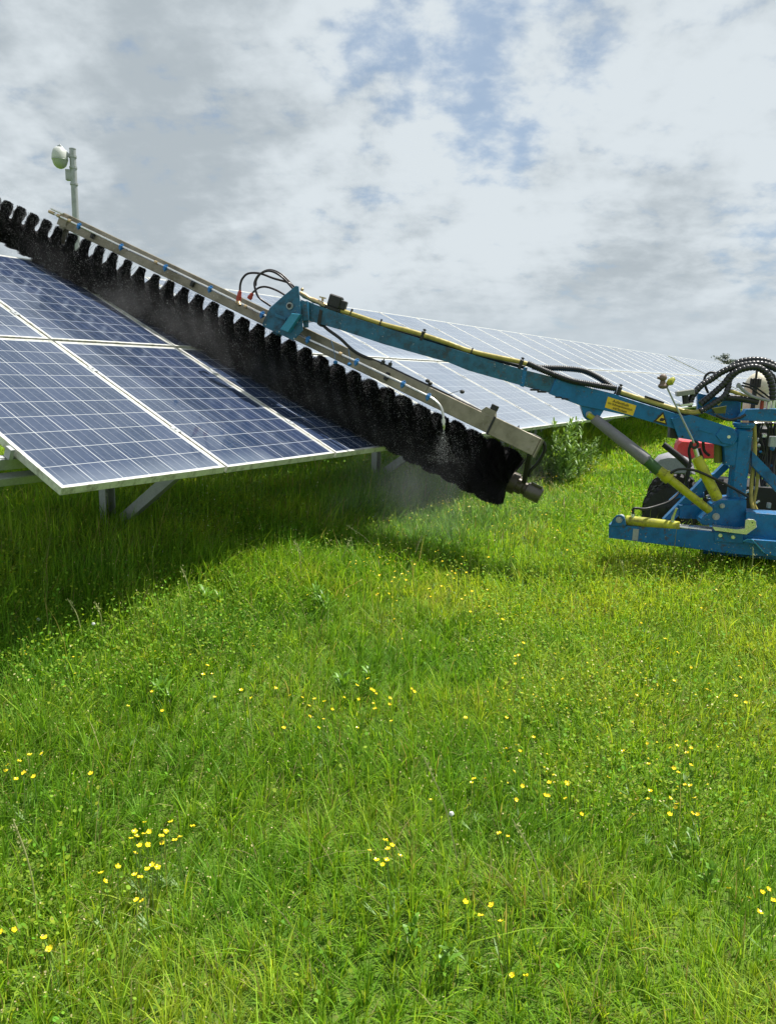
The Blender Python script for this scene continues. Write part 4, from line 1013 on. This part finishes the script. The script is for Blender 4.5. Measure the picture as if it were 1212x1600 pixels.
def far_buttercups():
    P = []
    for n, u0, u1, v0, v1 in ((420, 540, 900, 775, 960), (330, 600, 1210, 900, 1120), (110, 380, 660, 980, 1110), (120, 780, 1130, 1080, 1260), (60, 0, 380, 990, 1160), (120, 860, 1010, 690, 850), (40, 330, 480, 880, 940)):
        for k in range(n):
            uu = Rb.uniform(u0, u1); vv = Rb.uniform(v0, v1); p = ong(uu, vv, .14); j = fbm(v2, np.array([p.x*1.2+9]), np.array([p.y*1.2]))[0]
            if j > Rb.gauss(.46, .08): P.append((p.x, p.y, Rb.uniform(.12, .2)+gz(p.x, p.y)))
    P = np.array(P); n = len(P); d = P[:, 1]
    c = np.array([.85, .70, .04])*rng.uniform(.7, 1.1, (n, 1)); pale = rng.uniform(0, 1, n) < .3; c[pale] = np.array([.75, .70, .35])
    leaflets('buttercups', P[:, 0], P[:, 1], P[:, 2], rng.uniform(.009, .016, n)*np.clip(d/6, .7, 1.3), c, 'sprinkled yellow flower specks over the middle and far meadow', 'flowers', .5)
far_buttercups()
# ------------------------------------------------------------------ leafy plants
def plant(name, base, n, L, w, label, cat, col, upr=(.5, 1.3), group=None, height=0, stems=1, seed=1):
    R = random.Random(seed); mbs = MB(); root = empty(name, tuple(base), label, cat, group); lv = MB(); sm = MB()
    for s in range(stems):
        a0 = R.uniform(0, 2*PI); ln = R.uniform(0, .35) if stems > 1 else 0; H = height*R.uniform(.6, 1)
        off = Vector((R.gauss(0, .04+.1*(stems > 4)), R.gauss(0, .04+.1*(stems > 4)), -.02)) if stems > 1 else Vector()
        tip = base+off+Vector((math.cos(a0)*ln*H, math.sin(a0)*ln*H, H)); st0 = base+off
        if H > 0: sm.tube(catmull([st0, (st0+tip)/2+Vector((R.gauss(0, .01), R.gauss(0, .01), .02)), tip], 4), .0025, 5)
        for k in range(n):
            f = R.uniform(.12, 1) if H > 0 else 0; p = st0.lerp(tip, f)
            a = R.uniform(0, 2*PI); el = R.uniform(*upr); l = L*R.uniform(.6, 1.1)*(1-.4*f)
            d = Vector((math.cos(a)*math.cos(el), math.sin(a)*math.cos(el), math.sin(el))); t = Vector((-math.sin(a), math.cos(a), 0))
            ww = w*R.uniform(.7, 1.2)
            q1 = p+d*l*.35; q2 = p+d*l*.75-Vector((0,0,l*.08)); q3 = p+d*l-Vector((0,0,l*.25))
            lv.add([p, q1-t*ww*.5, q1+Vector((0,0,-ww*.15)), q1+t*ww*.5, q2-t*ww*.4, q2+Vector((0,0,-ww*.12)), q2+t*ww*.4, q3], [(0,2,1),(0,3,2),(1,2,5,4),(2,3,6,5),(4,5,7),(5,6,7)])
    m = bpy.data.materials.get(name+'_leaf_'+str(seed)) or leafcol(name+'_leaf_'+str(seed), col)
    lv.build('leaves', m, root, True)
    if sm.v: sm.build('stem', m, root, True)
    return root
def leafcol(name, col):
    m, nt, b = newmat(name)
    c = mixc(nt, ramp(nt, noise_(nt, 25, 3, .6), .3, .7), tuple(x*.65 for x in col), tuple(x*1.3 for x in col)); nt.links.new(c, b.inputs['Base Color']); b.inputs['Roughness'].default_value = .45
    tr = N(nt, 'ShaderNodeBsdfTranslucent'); nt.links.new(mixc(nt, 1.0, c, (1.3, 1.15, .5), 'MULTIPLY'), tr.inputs['Color'])
    mx = N(nt, 'ShaderNodeMixShader'); mx.inputs[0].default_value = .35
    nt.links.new(b.outputs[0], mx.inputs[1]); nt.links.new(tr.outputs[0], mx.inputs[2]); nt.links.new(mx.outputs[0], nt.nodes['Material Output'].inputs['Surface'])
    return m
bs = at(868, 770, 8.6); bs.z = gz(bs.x, bs.y)
plant('bushy_weed', bs, 60, .17, .019, 'bushy green weed growing up between the brush end and the far panels', 'weed', (.17, .30, .07), (.5, 1.4), height=.80, stems=34, seed=2)
b2 = at(905, 735, 9.6); b2.z = gz(b2.x, b2.y)
plant('bushy_weed', b2, 36, .12, .014, 'lower pale weed to the right of the bushy one under the panel edge', 'weed', (.14, .25, .05), (.2, 1.2), height=.55, stems=16, seed=3)
for i, (u, v, L, lab) in enumerate([(677, 1460, .07, 'bright leafy rosette near the bottom centre of the meadow'), (500, 925, .16, 'bright star shaped weed on the sunlit mound by the table shadow'), (256, 1072, .13, 'pale spiky weed in the grass at the left'), (553, 1050, .13, 'pale spiky weed at the centre of the meadow'), (340, 925, .15, 'leafy weed at the edge of the table shadow, at the left'), (1100, 1330, .06, 'bright leafy rosette at the lower right of the meadow')]):
    P = ong(u, v, .12); P.z = gz(P.x, P.y)+.03
    plant('leafy_weed', P, 22, L, .014, lab, 'weed', (.15, .32, .03), (.6, 1.4), 'single leafy weeds in the meadow', height=.11, stems=2, seed=20+i)
# tall stalks by shadow edge
for i, (u, v, du, dv) in enumerate([(470, 905, -6, -55), (480, 880, -22, -35), (520, 885, 30, -45), (600, 860, -60, -40), (130, 985, -25, -50), (300, 940, -18, -55), (160, 980, -12, -40), (975, 905, -6, -30), (1170, 900, 6, -45), (640, 870, 20, -35), (720, 1330, -60, -150), (860, 1400, -60, -120), (60, 1420, -40, -140)]):
    P = ong(u, v, .08); P.z = gz(P.x, P.y); dist = P.y; q = ray(u+du, v+dv); tip = CAMPOS+q*(P.y/q.y)
    tip.z = max(tip.z, P.z+.2); root = empty('grass_stalk', tuple(P), 'tall pale grass stalk number %d' % i, 'grass stalk', 'tall pale grass stalks')
    loc = ['right of the shadow notch', 'leaning left at the shadow notch', 'bowing right near the shadow notch', 'leaning far left across the shadow edge', 'in the left part of the table shadow', 'thin and upright at the shadow edge', 'short, in the dark grass at the left', 'under the blue slide beam', 'under the right of the machine', 'beside the yellow drift of flowers', 'long and bent in the lower right meadow', 'lowest one, bent over at the lower right', 'arching at the lower left'][i]
    root['label'] = 'pale seeding grass stalk ' + loc
    mb = MB(); C_ = catmull([P, P.lerp(tip, .5)+Vector((.01, 0, .03)), tip], 6); mb.tube(C_, [.0022]*(len(C_)-1)+[.001], 5)
    Mst = bpy.data.materials.get('straw') or worn('straw', (.34, .36, .14), (.3, .25, .12), .6, amt=.5)
    mb.build('stem', Mst, root, True)
    sd = MB(); Rr = random.Random(i)
    for k in range(26):
        f = Rr.uniform(.72, 1); p = C_[int(f*(len(C_)-1))]+Vector((Rr.gauss(0, .004), Rr.gauss(0, .004), Rr.gauss(0, .008))); d = Vector((Rr.gauss(0, 1), Rr.gauss(0, 1), 1.2)).normalized()*.011; t = d.orthogonal().normalized()*.002
        sd.add([p, p+d*.5+t, p+d, p+d*.5-t], [(0,1,2,3)])
    sd.build('seed_head', Mst, root)
# white clover heads
for i, (u, v) in enumerate([(146, 975), (705, 1272), (60, 968)]):
    P = ong(u, v, .12); root = empty('white_clover', tuple(P), 'white clover head in the meadow grass', 'flower', 'white clover heads'); mb = MB(); mb.sphere(P, .009, 8, (1, 1, .9)); mb.build('flower_head', M_white, root, True)
    mb = MB(); mb.tube([P-Vector((0.01, 0, .14)), P], .0012, 5); mb.build('stem', M_stem, root)
# ------------------------------------------------------------------ far tree
def tree(c, h, cr, label, seed):
    R = random.Random(seed); root = empty('pine_tree', (c.x, c.y, -.3), label, 'tree')
    tk = MB(); top = Vector((c.x, c.y, h*.93)); tk.tube([Vector((c.x, c.y, -.4)), Vector((c.x+.1, c.y, h*.5)), top], [.22, .15, .03], 8)
    ends = []
    for k in range(14):
        f = R.uniform(.45, .9); p = Vector((c.x, c.y, h*f)); a = R.uniform(0, 2*PI); l = cr*R.uniform(.5, 1.1)
        e = p+Vector((math.cos(a)*l, math.sin(a)*l, R.uniform(-.05, .4)*l)); tk.tube([p, e], [.05, .015], 5); ends.append((p, e))
    tk.build('trunk', M_bark, root)
    cr_ = MB()
    for p, e in ends+[(top, top+Vector((0,0,.3)))]*2:
        for j in range(120):
            q = p.lerp(e, R.uniform(.3, 1.1))+Vector((R.gauss(0, .16), R.gauss(0, .16), R.gauss(0, .1)))*cr*.9
            d = Vector((R.gauss(0,1), R.gauss(0,1), R.gauss(0,.6))).normalized()*R.uniform(.08, .2); t = d.orthogonal().normalized()*.05
            cr_.add([q-t, q+t, q+d], [(0,1,2)])
    cr_.build('crown', M_pine, root)
M_bark = worn('bark', (.1, .075, .05), rough=.9, amt=.4); M_pine = leafcol('pine_needles', (.035, .07, .03))
tc_ = at(1131, 575, 70); tree(Vector((tc_.x, tc_.y, 0)), at(1131, 556, 70).z, 1.1, 'dark tree top showing above the far solar table at the right', 4)
# ------------------------------------------------------------------ water: droplets and mist
def droplets():
    n = 62000
    k = rng.uniform(.02, 1.0, n); P0 = np.array(B0); D = np.array(bdir)
    rr = .12+np.abs(rng.normal(.08, .10, n)); th = rng.uniform(0, 2*PI, n)
    P = P0+D*(k*(BL-.25))[:, None]+(np.cos(th)*rr)[:, None]*np.array(e1)+(np.sin(th)*rr)[:, None]*np.array(e2)
    m = 5000; k2 = rng.uniform(.62, .92, m); P2 = P0+D*(k2*BL)[:, None]+rng.normal(0, .16, (m, 3))+np.array([-.05, -.15, -.22])+np.array([0, 0, -.25])*rng.uniform(0, 1, (m, 1))
    tip_ = np.array(PP.p(693, 671)); q = 700; tt = rng.uniform(0, 1, q)**.7
    fan = tip_+np.stack([rng.normal(0, .06, q)*tt, rng.normal(0, .03, q)*tt, -tt*.22], 1)
    dp = []
    for a_ in rng.uniform(.2, 3.4, 46):
        base_ = np.array(T(a_, -.004, -.03)); m_ = rng.integers(1, 7); dp.append(base_+np.stack([np.zeros(m_), np.zeros(m_), -rng.uniform(.0, .45, m_)], 1))
    P = np.vstack([P, P2, fan]+dp); hn = (P-np.array(ORI))@np.array(NRM); s_ = (P-np.array(ORI))@np.array(UPS); ok = (hn > .01) | (s_ < 0) | (s_ > 3.2); P = P[ok]; n = len(P)
    r = rng.uniform(.0005, .0012, n)*np.where(rng.uniform(0, 1, n) < .04, 1.6, 1)
    o = np.array([(1,0,0),(-1,0,0),(0,1,0),(0,-1,0),(0,0,1),(0,0,-1)])
    V = (P[:, None, :]+o[None]*r[:, None, None]).reshape(-1, 3)
    T8 = np.array([(0,2,4),(2,1,4),(1,3,4),(3,0,4),(2,0,5),(1,2,5),(3,1,5),(0,3,5)])
    F = ((np.arange(n)*6)[:, None, None]+T8[None]).reshape(-1, 3)
    return strips('water_droplets', V, np.zeros((0, 4), int), F, np.ones((len(V), 3))*.9, M_drop, label='fine water droplets thrown off around the spinning brush', cat='water spray')
droplets()
def mist():
    m = bpy.data.materials.new('mist'); m.use_nodes = True; nt = m.node_tree; nt.nodes.remove(nt.nodes['Principled BSDF'])
    pv = N(nt, 'ShaderNodeVolumePrincipled'); pv.inputs['Color'].default_value = (.95, .97, 1, 1); pv.inputs['Anisotropy'].default_value = .3
    tcn = N(nt, 'ShaderNodeTexCoord'); ln = N(nt, 'ShaderNodeVectorMath'); ln.operation = 'LENGTH'; nt.links.new(tcn.outputs['Object'], ln.inputs[0])
    fall = ramp(nt, ln.outputs['Value'], 1.0, .1)
    nz = noise_(nt, 2.6, 4, .6); dn = math_(nt, 'MULTIPLY', math_(nt, 'MULTIPLY', fall, ramp(nt, nz, .35, .7)), MISTD)
    oi = N(nt, 'ShaderNodeObjectInfo'); dn = math_(nt, 'MULTIPLY', dn, ramp(nt, oi.outputs['Object Index'], 0, 1, .6, .34)) 
    nt.links.new(dn, pv.inputs['Density']); nt.links.new(pv.outputs[0], nt.nodes['Material Output'].inputs['Volume'])
    def blob(c, a, b, d, rx, ry, rz_):
        me = bpy.data.meshes.new('spray_mist'); s = MB(); s.sphere((0,0,0), 1, 20)
        me.from_pydata(s.v, [], s.f); me.materials.append(m)
        import bmesh as _b; bm = _b.new(); bm.from_mesh(me); _b.ops.remove_doubles(bm, verts=bm.verts, dist=1e-5); _b.ops.recalc_face_normals(bm, faces=bm.faces); bm.to_mesh(me); bm.free(); o = bpy.data.objects.new('spray_mist', me); COL.objects.link(o)
        M = Matrix(((a.x*rx, b.x*ry, d.x*rz_, c.x), (a.y*rx, b.y*ry, d.y*rz_, c.y), (a.z*rx, b.z*ry, d.z*rz_, c.z), (0,0,0,1)))
        o.matrix_world = M; return o
    o = blob(B0.lerp(B1, .52)-side_b*.16-nb*.04, bdir, side_b, nb, 2.2, .36, .27); tag(o, 'thin white mist hanging along the length of the brush', 'mist', kind='stuff')
    c = at(675, 765, 5.3); o = blob(c, Vector((1,0,0)), Vector((0,1,0)), zr, 1.15, .6, .55); o.pass_index = 1; tag(o, 'drifting white spray mist below the brush over the shaded grass', 'mist', kind='stuff')
MISTD = 1.3
mist()
# ------------------------------------------------------------------ sky
SUN_EL = math.radians(64)
sdir = Vector((.86, .51, 0)).normalized()
S = Vector((sdir.x*math.cos(SUN_EL), sdir.y*math.cos(SUN_EL), math.sin(SUN_EL)))
ld = bpy.data.lights.new('sun', 'SUN'); ld.energy = 5.0; ld.angle = math.radians(.6); ld.color = (1, .955, .88)
lo_ = bpy.data.objects.new('sun', ld); COL.objects.link(lo_); lo_.rotation_euler = (-S).to_track_quat('-Z', 'Y').to_euler()
w = bpy.data.worlds.new('World'); scene.world = w; w.cycles.sampling_method = 'MANUAL'; w.cycles.sample_map_resolution = 512; w.use_nodes = True; nt = w.node_tree; L = nt.links
for n in list(nt.nodes): nt.nodes.remove(n)
out = N(nt, 'ShaderNodeOutputWorld'); bg = N(nt, 'ShaderNodeBackground'); bg.inputs['Strength'].default_value = .080; L.new(bg.outputs[0], out.inputs[0])
sky = N(nt, 'ShaderNodeTexSky'); sky.sky_type = 'NISHITA'; sky.sun_disc = False; sky.sun_elevation = SUN_EL; sky.sun_rotation = math.atan2(S.x, S.y)
sky.air_density = 1.0; sky.dust_density = .6; sky.ozone_density = 1.5
tc = N(nt, 'ShaderNodeTexCoord'); D_ = tc.outputs['Generated']
sx = N(nt, 'ShaderNodeSeparateXYZ'); L.new(D_, sx.inputs[0])
zc = math_(nt, 'ADD', math_(nt, 'MAXIMUM', sx.outputs[2], 0.0), .34)
cx = N(nt, 'ShaderNodeCombineXYZ'); L.new(math_(nt, 'DIVIDE', sx.outputs[0], zc), cx.inputs[0]); L.new(math_(nt, 'DIVIDE', sx.outputs[1], zc), cx.inputs[1])
CV = cx.outputs[0]
def spot(u, v, deg):
    d = ray(u, v).normalized(); n = N(nt, 'ShaderNodeVectorMath'); n.operation = 'DOT_PRODUCT'; L.new(D_, n.inputs[0]); n.inputs[1].default_value = d
    return ramp(nt, n.outputs['Value'], math.cos(math.radians(deg)), 1.0)
def addn(*xs):
    r = xs[0]
    for x in xs[1:]: r = math_(nt, 'ADD', r, x)
    return r
nA = noise_(nt, 1.5, 5, .55, CV, .15)      # large masses
nB = noise_(nt, 3.0, 6, .52, CV, .1)       # puffs
nC = noise_(nt, 11, 5, .58, CV, .1)        # mackerel detail
# thin holes where blue shows through
hole = addn(math_(nt, 'MULTIPLY', spot(610, 45, 7.5), .105), math_(nt, 'MULTIPLY', spot(830, 120, 8), .07), math_(nt, 'MULTIPLY', spot(775, 232, 4), .10), math_(nt, 'MULTIPLY', spot(1225, 370, 6), .12), math_(nt, 'MULTIPLY', spot(700, 20, 9), .06), math_(nt, 'MULTIPLY', spot(-700, -500, 24), .15), math_(nt, 'MULTIPLY', spot(1700, -900, 26), .15))
sun2 = Vector((S.x, S.y, 0)).normalized()
of = N(nt, 'ShaderNodeVectorMath'); of.operation = 'ADD'; L.new(CV, of.inputs[0]); of.inputs[1].default_value = tuple(sun2*.09)
nB2 = noise_(nt, 3.0, 6, .52, of.outputs[0], .1)
of3 = N(nt, 'ShaderNodeVectorMath'); of3.operation = 'ADD'; L.new(CV, of3.inputs[0]); of3.inputs[1].default_value = tuple(sun2*.03)
nC2 = noise_(nt, 11, 5, .58, of3.outputs[0], .1)
relief = math_(nt, 'ADD', math_(nt, 'MULTIPLY', math_(nt, 'SUBTRACT', nB, nB2), .95), math_(nt, 'MULTIPLY', math_(nt, 'SUBTRACT', nC, nC2), .5))
cov = addn(math_(nt, 'MULTIPLY', nB, .38), math_(nt, 'MULTIPLY', nC, .62), math_(nt, 'MULTIPLY', hole, -1.0))
cloud = ramp(nt, cov, .26, .46, .3, 1.0)
# brightness of the cloud sheet
dark = addn(math_(nt, 'MULTIPLY', spot(60, 60, 20), .20), math_(nt, 'MULTIPLY', spot(330, 180, 14), .12), math_(nt, 'MULTIPLY', spot(960, 330, 9), .22), math_(nt, 'MULTIPLY', spot(1080, 440, 9), .22), math_(nt, 'MULTIPLY', spot(760, 440, 9), .16), math_(nt, 'MULTIPLY', spot(180, 340, 12), .10))
lite = addn(math_(nt, 'MULTIPLY', spot(620, 190, 14), .14), math_(nt, 'MULTIPLY', spot(880, 230, 14), .24), math_(nt, 'MULTIPLY', spot(50, 215, 8), .20), math_(nt, 'MULTIPLY', spot(700, 360, 7), .10), math_(nt, 'MULTIPLY', spot(810, 400, 6), .16), math_(nt, 'MULTIPLY', spot(1090, 250, 12), .18), math_(nt, 'MULTIPLY', spot(500, 440, 8), .14), math_(nt, 'MULTIPLY', spot(430, 100, 9), .08))
br = addn(math_(nt, 'MULTIPLY', nA, .55), math_(nt, 'MULTIPLY', nB, .75), math_(nt, 'MULTIPLY', nC, .34), relief, lite, math_(nt, 'MULTIPLY', dark, -1.0))
tone = ramp(nt, br, .38, 1.14)
ccol = mixc(nt, tone, (3.7, 4.2, 4.55), (5.9, 6.45, 6.8))
hz_ = ramp(nt, sx.outputs[2], .14, .0, 0, .6)
ccol = mixc(nt, hz_, ccol, (4.9, 5.5, 5.95))
skyc = mixc(nt, .6, sky.outputs[0], (2.0, 3.1, 4.7))
fin_ = mixc(nt, cloud, skyc, ccol)
fin_ = mixc(nt, hz_, fin_, (4.9, 5.5, 5.95))
L.new(fin_, bg.inputs['Color'])
scene.view_settings.view_transform = 'Standard'; scene.view_settings.look = 'None'; scene.view_settings.exposure = .6; scene.view_settings.gamma = 1
scene.cycles.max_bounces = 5; scene.cycles.transparent_max_bounces = 16; scene.cycles.volume_bounces = 0
scene.cycles.volume_step_rate = 2.0
scene.cycles.use_adaptive_sampling = True
try: scene.cycles.use_denoising = True
except Exception: pass
